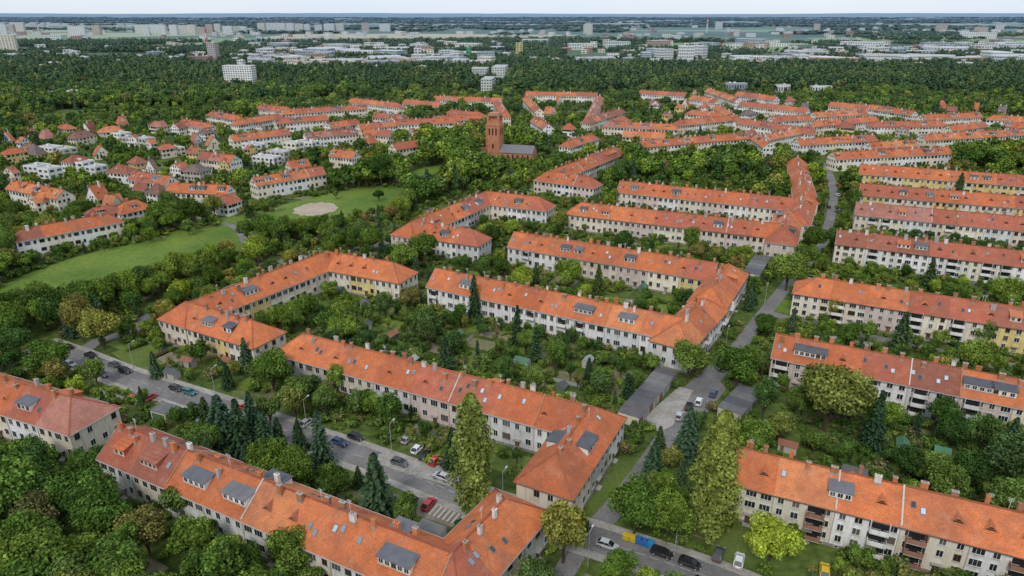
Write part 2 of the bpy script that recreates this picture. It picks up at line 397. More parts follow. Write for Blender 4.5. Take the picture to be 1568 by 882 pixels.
B([(788,355,1098,403,'gg'),(1116,404,1091,438,'hh')],roofs=[O1,O2,O1,O3],walls=(GW,WH,BE,BE,PK,CR,YE),name='terraced_house',dprob=.2,balc=.2,
  dorm={0:[(.3,-1,4,'flat'),(.62,-1,4,'flat')]})
B([(288,463,497,386,'hg'),(284,462,386,491,'hh'),(500,385,602,402,'hh')],roofs=[O2,O1,O1,O1],walls=(BE,CR,YE,CR,CR),name='terraced_house',dprob=.1,
  dorm={0:[(.35,-1,5,'flat')],1:[(.5,-1,4,'flat'),(.8,-1,3.5,'flat')]})
B([(-90,552,108,608,'gh')],w=12.5,roofs=[O2,O2,O3,O6],walls=(BE,GW),name='terraced_house',dorm={0:[(.78,-1,4.5,'flat')]},dprob=.2)
B([(1108,680,1720,822,'gg')],ze=8.8,zr=13.2,rows=3,roofs=[O1,O4,O1,O1,O1,O2],walls=(CR,CR,WH,CR,WH,CR,WH),name='apartment_row',balc=1.,bcol=[BR,WH,WH,BR],
  dorm={0:[(.34,-1,4,'flat'),(.13,-1,2.6,'eye')]},dprob=.02)
B([(1190,511,1640,596,'gg')],ze=8.6,zr=13,rows=3,roofs=[O2,O3,O5,O1,O1],walls=(PK,CR,WH,GW),name='apartment_row',balc=.8,
  dorm={0:[(.14,-1,8,'flat'),(.72,-1,6,'flat'),(.8,-1,5,'flat')]},dprob=.05)
B([(1250,425,1660,485,'hg')],ze=8.6,zr=13,rows=3,roofs=[O1,O1,O3,O3,O5,O2],walls=(CR,BE,PK,CR,BE,YE),name='apartment_row',dprob=.1,balc=.5)
B([(1283,352,1640,393,'gg')],rows=3,ze=8.6,zr=12.8,roofs=[O5,O3,O3],walls=(CR,WH,WH,GW),name='apartment_row',dprob=.25,balc=.7)
B([(1312,309,1640,339,'gg')],roofs=[O6,O3,O3],walls=(BE,CR,GW),name='terraced_house',dprob=.4,balc=.2)
B([(1318,281,1640,306,'gg')],walls=(YE,CR,BE),roofs=[O3,O2,O3],name='terraced_house',dprob=.4)
B([(1318,251,1640,274,'gg')],walls=(YE,CR,YE),roofs=[O2,O1,O3],name='terraced_house',dprob=.3)
B([(890,310,1195,343,'hg'),(1208,322,1200,350,'hh')],walls=(CR,CR,BE,PK),roofs=[O1,O1,O3,O3,O2],name='terraced_house',dprob=.3)
B([(950,277,1222,304,'gg'),(1232,296,1222,322,'hh')],walls=(CR,PK,WH),roofs=[O2,O2,O3],name='terraced_house',dprob=.3)
B([(628,340,742,294,'hg'),(632,339,722,351,'hh'),(744,293,826,302,'hh')],walls=(PK,CR,WH,GW),roofs=[O2,O1,O3],name='terraced_house',dprob=.2)
B([(838,262,902,270,'hh'),(842,262,942,225,'gh')],w=11,walls=(PK,WH),roofs=[O2,O3],name='terraced_house',dprob=.2,lod=1)
B([(1222,240,1236,292,'hh')],w=11,walls=(CR,),roofs=[O2],name='terraced_house',lod=1)
# ---- farther rows
def rowfar(u1,v1,u2,v2,ends='gg',walls=(CR,WH,BE),w=9.2,zr=11.6,ze=8.,lod=1,roofs=None,dp=.3):
    B([(u1,v1,u2,v2,ends)],w=w,ze=ze,zr=zr,walls=walls,lod=lod,roofs=roofs,dprob=dp,eye=.1,skyl=.3)
FAR=[(352,207,440,197),(466,203,545,196),(548,190,602,185),(612,183,692,180),(662,178,735,175),(690,168,735,172),
(510,228,545,232),(205,262,262,270),(310,232,360,238),(20,276,98,291),(260,280,352,284),(36,350,164,327),(386,272,492,255),
(365,183,425,174),(430,168,560,160),(420,182,500,176),(575,172,622,176),(500,188,545,182),(620,152,676,157),(665,147,768,150),(762,152,774,172),
(805,140,915,142),(806,146,826,166),(918,146,902,178),(900,180,950,166),(932,186,1030,190),(1040,184,1122,176),(980,138,1052,142),
(1060,146,1100,152),(1085,135,1132,150),(1135,155,1238,166),(1140,182,1236,196),(980,216,1142,203),(1150,198,1180,218),
(1172,205,1242,192),(1220,213,1338,206),(1275,233,1452,225),(1242,186,1340,178),(1340,186,1440,185),(1332,160,1402,170),(1452,192,1506,186),
(1412,206,1600,196),(1522,176,1600,181),(1272,156,1332,161),(1245,172,1325,168),(1410,176,1500,172),(1540,186,1600,190),(1100,160,1130,178),(870,215,905,205),
(820,178,840,190),(1060,168,1100,172),(955,200,1020,203),(1130,140,1190,148),(600,220,640,214),(440,247,470,243),(560,196,600,200),
(325,170,362,176),(280,182,325,190),(540,150,610,158),(400,160,440,164),(1330,218,1400,214),(1180,178,1240,176)]
for f_ in FAR:
    d=G(f_[0],f_[1],11)[1]
    rowfar(*f_,ends=R.choice(['gg','hh','gg']),lod=1 if d<700 else 0,walls=R.choice([(CR,WH,WH),(WH,GW,CR),(WH,CR),(BE,CR,WH)]),roofs=R.choice([None,None,[O2,O1,O3],[O3,O2],[O1,O4,O3]]))
SM=[(48,196),(70,200),(140,190),(165,197),(10,203),(30,212),(200,205),(235,213),(255,220),(210,242),(235,248),(190,256),(295,206),(325,211),(345,245),
(20,258),(150,288),(170,302),(200,312),(160,318),(215,275),(240,285),(100,190),(110,240),(275,190),(245,188),(180,180),(395,190),(600,182),(560,205),(630,200),(320,195),(300,225),(385,222),(60,300),(75,296),(345,300),(15,228),(45,222),(120,205),(150,225),(270,250),(300,252),
(1050,155),(1075,160),(1110,165),(1065,138),(1150,168),(1040,160),(850,150),(870,190),(1000,155),(1020,170),(840,165),(950,180),(1290,170),(1380,192),(1300,190),(1500,160),(1460,165),(1440,158),(1540,165),(1210,150),(1230,158),(700,190),(590,160)]
for (u,v_) in SM:
    x,y=G(u+R.uniform(-5,5),v_+R.uniform(-2,2),9); a=R.choice([-.48,1.09])+R.uniform(-.25,.25); L=R.uniform(2.5,10)
    dx,dy=math.cos(a)*L/2,math.sin(a)*L/2
    bars=[(x-dx,y-dy,x+dx,y+dy,R.choice(['hh','gg','gg']))]
    if R.random()<.4: bars.append((x,y,x-dy*1.4,y+dx*1.4,'hg'))
    B(bars,w=R.uniform(7.5,10.),ze=R.choice([3.8,6.2,6.6]),zr=R.uniform(9.2,10.5),world=True,lod=1 if y<700 else 0,walls=(R.choice([CR,WH,WH,WH,BE,YE,GY]),),name='detached_house',roofs=[R.choice(RO+[O3,O5,O5,(.2,.12,.1),(.16,.15,.15)])],dprob=.3)
def flatblock(u,v_,L,w,h,a,name='flat_roof_house',wall=WH,floors=2,roofc=(.42,.43,.44),world=False):
    x,y=(u,v_) if world else G(u,v_)
    emp=link(bpy.data.objects.new(name,None)); e=Vector((math.cos(a),math.sin(a),0)); n=Vector((-e.y,e.x,0)); up=Vector((0,0,1))
    o=Vector((x,y,0))-e*L/2-n*w/2; W=MB();Gs=MB();Rm=MB();T=MB()
    W.box(o-up*.2,e*L,n*w,up*(h+.2),wall)
    Rm.box(o+e*.3+n*.3+up*(h+.02),e*(L-.6),n*(w-.6),up*.06,roofc)
    for (oo,aa,bb) in ((o,e*L,n*.25),(o+n*(w-.25),e*L,n*.25),(o+n*.25,e*.25,n*(w-.5)),(o+e*(L-.25)+n*.25,e*.25,n*(w-.5))): W.box(oo+up*(h+.01),aa,bb,up*.4,wall)
    for k in range(max(1,int(L/14))):
        W.box(o+e*R.uniform(.15,.8)*L+n*w*.4+up*(h+.1),e*min(2.5,L*.1+.6),n*2,up*1.6,GW)
    fh=h/floors; far_=y>1700
    for fl in range(floors):
        z=fh*(fl+.3)
        for (q,d,out,LL) in ((o,e,-n,L),(o+n*w,e,n,L),(o,n,-e,w),(o+e*L,n,e,w)):
            if far_ and out.y>.2: continue
            nn=max(1,int(LL/(3.4 if not far_ else 7))); 
            for j in range(nn):
                c=q+d*(LL*(j+.22)/nn)+out*.05+up*z; ww=LL/nn*.58
                Gs.face([c,c+d*ww,c+d*ww+up*fh*.48,c+up*fh*.48],R.choice([(.04,.05,.06),(.08,.09,.1),(.15,.17,.19)]))
    W.obj('walls',M['plaster'],emp);Rm.obj('roof',M['metal'],emp);Gs.obj('windows',M['glass'],emp)
    RECTS.append((x,y,e.x,e.y,L/2,w/2,emp)); return emp
for (u,v_) in [(185,214),(205,222),(80,236),(105,240),(130,262),(150,268),(60,266),(80,272),(410,252),(450,232),(470,228),(225,225),(270,238),(390,232),(430,246)]:
    flatblock(u,v_,R.uniform(9,18),R.uniform(8,10),R.uniform(5.6,7),-.45+R.uniform(-.15,.15),wall=R.choice([WH,GW,WH,GY,CR]))
flatblock(370,131,42,14,27,-.12,'apartment_block',WH,9)
flatblock(374,129,8,9,33,-.12,'stair_tower',GW,9)
flatblock(748,140,14,40,17,-.1,'school_building',(.62,.62,.55),5)
flatblock(766,122,20,50,20,-.1,'office_building',(.66,.67,.62),6)
flatblock(735,118,26,30,14,-.1,'office_building',(.6,.62,.6),4)
flatblock(720,103,60,25,12,0.05,'office_building',WH,4)
flatblock(795,86,16,16,30,0,'office_building',(.62,.55,.2),7)
flatblock(718,88,12,12,22,0,'advertising_tower',(.05,.35,.12),3)
WC=[WH,WH,GW,GW,(.65,.66,.68),(.42,.47,.52),(.33,.37,.42),CR,(.5,.3,.2)]; RC=[(.4,.42,.45),(.55,.57,.6),(.2,.21,.23),(.65,.67,.7),(.3,.3,.3)]
WL=[(915,98,70,40,11),(985,92,40,30,18),(1010,94,55,30,24),(1045,95,55,30,24),(1075,92,30,30,26),(1000,88,60,30,20),(1225,86,90,40,12),(1205,95,60,30,10),(1350,93,120,50,11),(1420,92,110,50,13),(1480,96,90,40,12),(1540,94,90,40,12),(1445,80,150,60,14),
 (440,95,80,40,10),(500,98,70,35,9),(540,100,90,50,9),(590,96,90,40,10),(560,85,130,60,12),(640,100,70,35,9),(690,98,80,35,11),(470,84,120,50,11),(520,76,150,60,12),(430,74,120,50,14),(600,88,90,40,14),(650,90,70,40,10),(380,92,60,30,12),(405,82,80,40,12),(830,97,60,30,9),(820,70,90,40,14),(940,72,120,50,12),(890,76,90,40,12),(1010,70,90,40,12),
 (100,90,50,25,10),(85,62,90,40,16),(30,92,50,25,12),(110,150,20,12,8),(85,152,20,12,8),(1080,72,90,40,14),(1320,72,150,50,12),(1150,66,150,60,12),(1490,60,160,60,20),(1540,72,150,60,14),(740,92,40,25,16),(690,64,120,50,10),(280,92,60,30,12),(260,96,40,30,14),(240,88,60,40,12),(1250,88,60,40,14),(960,98,40,20,9),(1190,142,40,12,8),(1130,138,50,12,8),(1250,140,50,12,8)]
for _ in range(48): WL.append((R.uniform(385,760),R.uniform(72,104),R.uniform(25,100),R.uniform(18,45),R.uniform(7,16)))
for _ in range(46): WL.append((R.uniform(1110,1590),R.uniform(68,99),R.uniform(25,110),R.uniform(18,45),R.uniform(7,15)))
for (u,v_,L,w,h) in WL:
    k_=R.uniform(.5,.95)
    flatblock(u+R.uniform(-6,6),v_+R.uniform(-1,1),L*k_,w*R.uniform(.6,1),h*R.uniform(.85,1.3),R.uniform(-.8,.5),'warehouse',R.choice(WC),max(1,int(h/4.5)),R.choice(RC))
for (u,v_) in [(215,52),(225,54),(240,51),(252,53),(268,54),(282,52),(296,53),(310,54),(322,52),(335,52),(350,53),(362,51),(374,52),(402,50),(415,48),(430,49),(446,50),(458,48),(470,47),(488,48),(505,47),(520,47),(20,50),(30,49),(10,84),(5,52),(560,50),(1500,52),(900,52),(1250,46),(590,48),(1100,45),(1440,48),(1530,46),(120,56),(150,54)]:
    flatblock(u,v_,R.uniform(30,75),14,R.uniform(30,48),R.uniform(-.5,.3),'apartment_block',R.choice([WH,WH,WH,CR,(.6,.45,.35)]),10,(.4,.4,.42))
flatblock(330,100,16,16,42,-.1,'office_tower',(.5,.45,.42),12)
flatblock(308,101,45,12,18,-.1,'brick_factory',(.33,.17,.12),5)
for q in range(560):
    u=R.uniform(-60,1640); v_=R.uniform(36,108)
    if R.random()<.3: v_=R.uniform(34,60)
    x,y=G(u,v_); s=y/1500
    L=R.uniform(10,30)*s**.4
    fb=flatblock(x,y,L,R.uniform(9,16)*s**.3,R.uniform(6,14)*(1.25 if y>3000 else 1),R.uniform(-.7,.7),'suburban_building',R.choice([WH,WH,CR,GW,BE,(.45,.2,.12)]),2,R.choice([(.4,.4,.42),O3,O2,(.55,.56,.58),O5,O3,(.25,.25,.26)]),world=True)
def chimney(u,v_,h,r):
    x,y=G(u,v_); mb=MB()
    for k in range(8): mb.cyl(x,y,h*k/8,h*(k+1)/8,r*(1-.05*k),r*(1-.05*(k+1)),12,(.6,.12,.08) if k%2==1 and k>3 else (.6,.58,.55),True)
    mb.obj('factory_chimney',M['plaster'])
chimney(322,97,66,2.6); chimney(60,50,60,4); chimney(1082,50,70,5)
def pylon(u,v_,h):
    x,y=G(u,v_); mb=MB(); c=(.35,.36,.38)
    for sx in (-1,1):
        for sy in (-1,1): mb.box((x+sx*3,y+sy*3,0),(-sx*2.6,-sy*2.6,h),(.5,0,0),(0,.5,0),c)
    for zz,l in ((.7,8),(.82,6.5),(.94,5)): mb.box((x-l,y-.3,h*zz),(2*l,0,0),(0,.6,0),(0,0,.7),c)
    for k in range(6): mb.box((x-3+k*.4,y-3,h*k/7),(6-.8*k,0,h/7),(.3,0,0),(0,.3,0),c)
    mb.obj('electricity_pylon',M['paint'])
for u,v_ in [(838,80),(1110,70),(930,62),(1300,78),(560,62)]: pylon(u,v_,42)
def church():
    x,y=G(758,243); emp=link(bpy.data.objects.new('brick_church',None)); W=MB();T=MB();D=MB()
    a=-.28; e=Vector((math.cos(a),math.sin(a),0)); n=Vector((-e.y,e.x,0)); up=Vector((0,0,1)); c=Vector((x,y,0))
    br=(.46,.19,.105); 
    def bx(mb,s,t,z,l,w_,h,cl): mb.box(c+e*(s-l/2)+n*(t-w_/2)+up*z,e*l,n*w_,up*h,cl)
    bx(W,0,0,0,9.6,9.6,24,br); bx(W,0,0,24,8.8,8.8,2.6,br); bx(T,0,0,23.7,10.2,10.2,.6,(.50,.24,.14)); 
    for s in (-3.6,3.6):
        for t in (-3.6,3.6): bx(W,s,t,26.6,1.5,1.5,3.2,br)
    bx(W,0,0,26.6,5.2,5.2,2.2,br); bx(T,0,0,29.8,9.0,9.0,.5,(.28,.2,.16)); bx(W,0,0,28.8,5.2,5.2,1.,br)
    bx(W,0,0,30.3,7.0,7.0,1.4,(.46,.21,.12))
    for sd,ax in ((-1,n),(1,n),(-1,e),(1,e)):
        rt=e if ax==n else n
        for k in (-2.4,0,2.4):
            q=c+ax*(sd*4.83)+rt*(k-.5)+up*17; D.face([q,q+rt*1,q+rt*1+up*4.2,q+rt*.5+up*5,q+up*4.2],(.03,.02,.02))
        q=c+ax*(sd*4.83)+rt*-.6+up*8; D.face([q,q+rt*1.2,q+rt*1.2+up*3,q+up*3],(.03,.02,.02))
        for k in (-4.8,3.9): T.box(c+ax*(sd*4.8)+rt*k,rt*.9,ax*(sd*.3),up*22,(.40,.165,.09))
    L=24; Rm=MB(); o=c+e*4.8
    W.box(o-n*6,e*L,n*12,up*6,br)
    Rm.face([o-n*6.5+up*5.8,o-n*6.5+e*L+up*5.8,o+e*L+up*10.5,o+up*10.5],(.19,.18,.19)); Rm.face([o+n*6.5+up*5.8,o+n*6.5+e*L+up*5.8,o+e*L+up*10.5,o+up*10.5],(.19,.18,.19))
    W.face([o-n*6+e*(L-.1)+up*5.9,o+n*6+e*(L-.1)+up*5.9,o+e*(L-.1)+up*10.3],br)
    for k in range(6):
        q=o-n*6.06+e*(2+k*3.6)+up*1.5; D.face([q,q+e*1.2,q+e*1.2+up*2.8,q+e*.6+up*3.5,q+up*2.8],(.04,.04,.05))
    W.box(c-e*11-n*6,e*6,n*8,up*7,br); Rm.box(c-e*11.3-n*6.3+up*7,e*6.6,n*8.6,up*.5,(.2,.1,.07))
    m_,nt_=nmat('church_brick'); gg=noise(nt_,.8,5); finish(nt_,mixc(nt_,1.,attr(nt_),ramp(nt_,gg,[(.3,gray(.8)),(.7,gray(1.25))]),'MULTIPLY'),.9)
    W.obj('walls',m_,emp);T.obj('cornices',m_,emp);D.obj('openings',M['glass'],emp);Rm.obj('roof',M['metal'],emp)
    RECTS.append((x+10,y,e.x,e.y,20,7,emp))
church()
# -------------------------------------------------------- ground, roads, lawns
mb=MB(); 
ys=[-3000,0,500,1500,4000,9000,20000,45000]; xs=[-45000,-12000,-3000,-600,0,600,3000,12000,45000]
for i in range(len(xs)-1):
    for j in range(len(ys)-1): mb.face([(xs[i],ys[j],0),(xs[i+1],ys[j],0),(xs[i+1],ys[j+1],0),(xs[i],ys[j+1],0)],(1,1,1))
mb.obj('ground',M['ground'])
ROADS=[];POLYS=[]
def ribbon(name,pts,w,z,mat,thick=0,off=0,colr=(1,1,1)):
    P_=[Vector(p+(0,)) if len(p)==2 else p for p in pts]; mb=MB(); Ls=[];Rs=[]
    Q=[]
    for i in range(len(P_)-1):
        p0=P_[max(0,i-1)];p1=P_[i];p2=P_[i+1];p3=P_[min(len(P_)-1,i+2)]
        for k in range(6):
            t=k/6; Q.append(.5*((2*p1)+(p2-p0)*t+(2*p0-5*p1+4*p2-p3)*t*t+(3*p1-p0-3*p2+p3)*t**3))
    Q.append(P_[-1])
    for i,q in enumerate(Q):
        d=(Q[min(i+1,len(Q)-1)]-Q[max(i-1,0)]).normalized(); n=Vector((-d.y,d.x,0))
        Ls.append(q+n*(off+w/2)+Vector((0,0,z)));Rs.append(q+n*(off-w/2)+Vector((0,0,z)))
    for i in range(len(Q)-1):
        mb.face([Rs[i],Rs[i+1],Ls[i+1],Ls[i]],colr)
        if thick:
            dz=Vector((0,0,-thick))
            mb.face([Rs[i]+dz,Rs[i+1]+dz,Rs[i+1],Rs[i]],colr); mb.face([Ls[i]+dz,Ls[i+1]+dz,Ls[i+1],Ls[i]],colr)
    mb.obj(name,mat); return Q
def road(pix,w,z,pave=True,vis=True,name='road',excl=True):
    pts=[G(*p) for p in pix]; Q=ribbon(name,pts,w,z,M['asphalt'])
    if pave:
        for s in (-1,1):
            ribbon('pavement',pts,1.7,z+.12,M['paving'],.14,s*(w/2+1.0)); ribbon('kerb',pts,.15,z+.125,M['paving'],.14,s*(w/2+.075))
    if excl: ROADS.append((Q,(w/2+(1.9 if pave else .3)) if vis else w/2-1.2,vis)); 
    return Q
R1=road([(60,528),(118,548),(200,580),(330,622),(480,674),(600,716),(705,757),(830,800),(950,838),(1085,884),(1200,930)],6.8,.02)
R2=road([(118,548),(150,522),(205,505),(238,470),(300,435),(400,408),(500,385),(575,376),(640,350),(740,290),(800,262)],4.6,.028,vis=False,pave=False)
R3=road([(1262,250),(1272,272),(1276,300),(1272,330),(1258,372),(1215,425),(1172,478),(1120,545),(1076,598),(1030,655),(985,720),(930,790),(900,812)],4.6,.036,pave=False)
R4=road([(905,808),(880,850),(850,900)],4,.044,pave=False)
road([(1172,478),(1260,500),(1400,530),(1600,570)],4,.052,pave=False,vis=False,name='lane')
road([(340,342),(365,352),(385,392),(400,408)],3.5,.068,pave=False,vis=False,name='park_path')
def poly(name,pix,z,mat,excl=True,vis=True,jag=0):
    pts=[G(*p) for p in pix]; mb=MB(); mb.face([(x,y,z) for x,y in pts],(1,1,1)); mb.obj(name,mat)
    if excl: POLYS.append((np.array(pts),vis))
poly('park_lawn',[(0,440),(40,420),(110,395),(180,378),(250,364),(325,347),(372,352),(378,372),(366,392),(300,398),(245,412),(200,440),(130,450),(70,462),(0,470)],.010,M['lawn'])
poly('park_lawn',[(388,342),(395,330),(440,312),(500,298),(545,290),(618,288),(630,300),(598,322),(560,330),(500,340),(430,352)],.012,M['lawn'])
poly('park_lawn',[(622,268),(640,258),(672,254),(690,262),(672,276),(640,282)],.014,M['lawn'])
poly('park_lawn',[(320,335),(360,330),(392,345),(385,358),(340,350)],.016,M['lawn'])
def disc(name,u,v_,r,z,mat,sy=1):
    x,y=G(u,v_); mb=MB(); mb.face([(x+r*math.cos(k*math.pi/16)*(1+.1*math.sin(k*1.7)),y+sy*r*math.sin(k*math.pi/16)*(1+.1*math.cos(k*2.3)),z) for k in range(32)],(1,1,1)); mb.obj(name,mat)
disc('playground_sand',483,320,11.,.03,M['sand'],1.2); disc('playground_plaza',428,352,7,.034,M['paving'],1.2)
poly('garage_yard',[(985,640),(1040,592),(1062,598),(1030,652),(1008,662)],.070,M['paving'])
poly('driveway',[(1040,600),(1085,560),(1112,596),(1085,630),(1040,660)],.062,M['asphalt'])
poly('parking_area',[(560,702),(600,690),(700,722),(690,745),(600,718)],.064,M['paving'],vis=True)
poly('parking_area',[(590,755),(655,762),(735,790),(705,812),(640,790),(600,778)],.066,M['dirt'])
poly('garden_lawn',[(170,540),(210,528),(250,555),(215,572)],.012,M['lawn2'])
poly('garden_lawn',[(505,675),(540,662),(600,690),(560,702)],.013,M['lawn2'])
poly('garden_lawn',[(900,768),(955,700),(985,700),(960,760),(910,790)],.013,M['lawn2'])
poly('garden_lawn',[(1085,835),(1130,800),(1200,822),(1160,862),(1100,868)],.013,M['lawn2'])
poly('verge_lawn',[(1180,458),(1215,460),(1210,480),(1175,475)],.013,M['lawn'],vis=False)
mb=MB()
x0,y0=G(655,788); d=Vector((.89,-.45,0)); n_=Vector((.45,.89,0))
for k in range(9): mb.box(Vector((x0,y0,.07))+d*(k*1.1),d*.45,n_*4.2,(0,0,.05),(.45,.43,.40))
mb.obj('parking_strips',M['paint'])
mb=MB()
for i in range(0,len(R1)-1,1):
    a,b=R1[i],R1[i+1]; L=(b-a).length; k=0
    dd=(b-a).normalized(); nn=Vector((-dd.y,dd.x,0))
    while k<L: mb.face([a+dd*k-nn*.07+Vector((0,0,.026)),a+dd*(k+2)-nn*.07+Vector((0,0,.026)),a+dd*(k+2)+nn*.07+Vector((0,0,.026)),a+dd*k+nn*.07+Vector((0,0,.026))],(.42,.41,.38)); k+=6
mb.obj('road_markings',M['paint'])
def garages(u1,v1,u2,v2,w=6,h=2.7,name='garage_row'):
    a=Vector(G(u1,v1,h)+(0,)); b=Vector(G(u2,v2,h)+(0,)); e=(b-a).normalized(); L=(b-a).length; n=Vector((-e.y,e.x,0)); up=Vector((0,0,1))
    emp=link(bpy.data.objects.new(name,None)); W=MB();D=MB();Rm=MB(); o=a-n*w/2
    nb=max(1,int(L/3.2)); 
    for k in range(nb):
        q=o+e*(L*k/nb); hh=h+R.choice([0,.12,.05]); W.box(q,e*(L/nb-.004),n*w,up*hh,R.choice([GY,BE,GW]))
        Rm.box(q-n*.2+up*(hh+.01),e*(L/nb-.03),n*(w+.4),up*.12,R.choice([(.10,.10,.11),(.14,.14,.145),(.18,.175,.17),(.12,.11,.11)]))
        for sg,s_ in ((-1,0),(1,w)):
            D.box(q+e*.35+n*(s_ if sg>0 else -.05)+up*.05,e*(L/nb-.7),n*.05,up*2.1,R.choice([(.2,.12,.08),(.3,.3,.3),(.1,.16,.1)]))
    W.obj('walls',M['plaster'],emp);D.obj('doors',M['paint'],emp);Rm.obj('roof',M['metal'],emp)
    c=a+e*L/2; RECTS.append((c.x,c.y,e.x,e.y,L/2,w/2,emp))
garages(962,636,1022,566,5.5); garages(1117,630,1150,594,6); garages(1150,420,1168,392,6); garages(1290,722,1330,731,5)
garages(635,808,672,822,5.5); garages(240,622,262,628,4); garages(1255,455,1280,440,5)
def shed(x,y,a,colr,rc,L=3.2,w=2.4):
    emp=link(bpy.data.objects.new('garden_shed',None)); e=Vector((math.cos(a),math.sin(a),0)); n=Vector((-e.y,e.x,0)); up=Vector((0,0,1)); o=Vector((x,y,0))-e*L/2-n*w/2
    W=MB();Rm=MB();D=MB(); W.box(o,e*L,n*w,up*2.1,colr)
    for s in (0,1): W.face([o+e*L*s+up*2.1,o+e*L*s+n*w+up*2.1,o+e*L*s+n*w/2+up*2.8],colr)
    for sg in (0,1):
        q=o-e*.2+n*(w*sg+(.25 if sg else -.25))+up*1.93; t=o-e*.2+n*w/2+up*2.88
        Rm.face([q,q+e*(L+.4),t+e*(L+.4),t],rc)
    D.box(o+e*.5-n*.04,e*.8,n*.04,up*1.9,(.2,.15,.1)); W.obj('walls',M['paint'],emp);Rm.obj('roof',M['metal'],emp);D.obj('door',M['paint'],emp)
    RECTS.append((x,y,e.x,e.y,L/2,w/2,emp))
for (u,v_) in [(265,578),(290,560),(350,560),(560,505),(630,560),(700,600),(900,560),(860,600),(985,445),(1205,690),(1330,560),(1500,640),(1380,690),(1440,700),(1320,460),(1340,405),(900,470),(560,470),(600,640),(1550,700),(1010,560),(1180,660),(835,500),(80,690),(1460,515),(1515,560),(1400,500),(460,575),(800,560),(520,450),(600,520),(700,520),(960,530),(760,440),(650,580),(1260,470),(1480,440),(1230,540)]:
    x,y=G(u,v_); shed(x,y,R.choice([-.47,1.1]),R.choice([(.25,.15,.08),GY,(.14,.2,.12),(.45,.42,.38)]),R.choice([GF,(.3,.12,.07),(.35,.35,.35),(.08,.2,.12)]),R.uniform(2.6,4.5))
x,y=G(1424,742); mb=MB()
for k in range(6): mb.cyl(x,y,1.6+1.5*math.sin(k*math.pi/12),1.6+1.5*math.sin((k+1)*math.pi/12),1.6*math.cos(k*math.pi/12),1.6*math.cos((k+1)*math.pi/12)+.01,16,(.12,.32,.28))
mb.cyl(x,y,0,1.6,1.6,1.6,16,(.12,.30,.27)); mb.obj('garden_water_tank',M['paint'])
# -------------------------------------------------------- cars
def car_mesh(colr,van=False):
    body=MB(); 
    st=[(-2.15,.66,.66,.42),(-2.05,.82,.86,.30),(-1.3,.88,.93,.24),(0,.9,.95,.22),(1.0,.89,.92,.24),(1.75,.84,.80,.28),(2.1,.68,.62,.40)]
    ring=[]
    for x,hw,zt,zb in st:
        ring.append([(x,-hw*.9,zb),(x,-hw,zb+.15),(x,-hw,zt-.18),(x,-hw*.86,zt),(x,hw*.86,zt),(x,hw,zt-.18),(x,hw,zb+.15),(x,hw*.9,zb)])
    for i in range(len(ring)-1):
        for k in range(8): body.face([ring[i][k],ring[i+1][k],ring[i+1][(k+1)%8],ring[i][(k+1)%8]],colr)
    body.face(ring[0][::-1],colr); body.face(ring[-1],colr)
    zr_=1.9 if van else 1.45; xa,xb=(-2.0,1.2); ya=.77; xc,xd=(-1.9,.7) if van else (-1.35,.3); yb=.66
    lo=[(xa,-ya,.9),(xb,-ya,.9),(xb,ya,.9),(xa,ya,.9)]; hi=[(xc,-yb,zr_),(xd,-yb,zr_),(xd,yb,zr_),(xc,yb,zr_)]
    g_=(.015,.018,.02)
    for k in range(4):
        j=(k+1)%4; body.face([lo[k],lo[j],hi[j],hi[k]],g_)
    body.face(hi,colr)
    V=Vector
    for k in range(4): body.beam(V(lo[k]),V(hi[k])+V((0,0,.01)),.09,.09,colr)
    for sx in (-1,1): body.beam(V((-.45,sx*ya*1.005,.9)),V((-.45,sx*yb*1.01,zr_)),.08,.1,colr)
    for x in (-1.32,1.3):
        for sy in (-1,1):
            i=len(body.v); n=14
            for yy in (sy*.92,sy*.68):
                for k in range(n): body.v.append((x+.33*math.cos(2*math.pi*k/n),yy,.33+.33*math.sin(2*math.pi*k/n)))
            for k in range(n): j=(k+1)%n; body.f.append((i+k,i+j,i+n+j,i+n+k)); body.c.append((.015,.015,.015))
            body.f.append(tuple(range(i,i+n))); body.c.append((.03,.03,.03))
            body.face([(x+.19*math.cos(2*math.pi*k/8),sy*.925,.33+.19*math.sin(2*math.pi*k/8)) for k in range(8)],(.4,.4,.42))
    for sy in (-.55,.55):
        body.box((2.02,sy-.16,.52),(.09,0,0),(0,.32,0),(0,0,.13),(.85,.85,.8)); body.box((-2.16,sy-.16,.62),(.08,0,0),(0,.32,0),(0,0,.15),(.5,.02,.02))
        body.box((.85,sy*1.55-.06,.92),(.18,0,0),(0,.12,0),(0,0,.12),colr)
    return body.mesh('car_body',M['carpaint'])
CC={'k':(.02,.02,.022),'g':(.10,.105,.11),'s':(.45,.46,.47),'w':(.75,.75,.75),'r':(.45,.02,.02),'b':(.03,.07,.18),'n':(.16,.13,.10),'y':(.7,.45,.02),'t':(.03,.15,.17)}
CM={k:car_mesh(c) for k,c in CC.items()}
A0=math.atan2(-.45,.89)
CARP=[]
def carw(x,y,k,ang):
    if any(math.hypot(x-a,y-b)<(2.3) for a,b in CARP): return
    CARP.append((x,y)); o=bpy.data.objects.new('parked_car',CM[k]); o.location=(x,y,.07); o.rotation_euler=(0,0,ang); link(o)
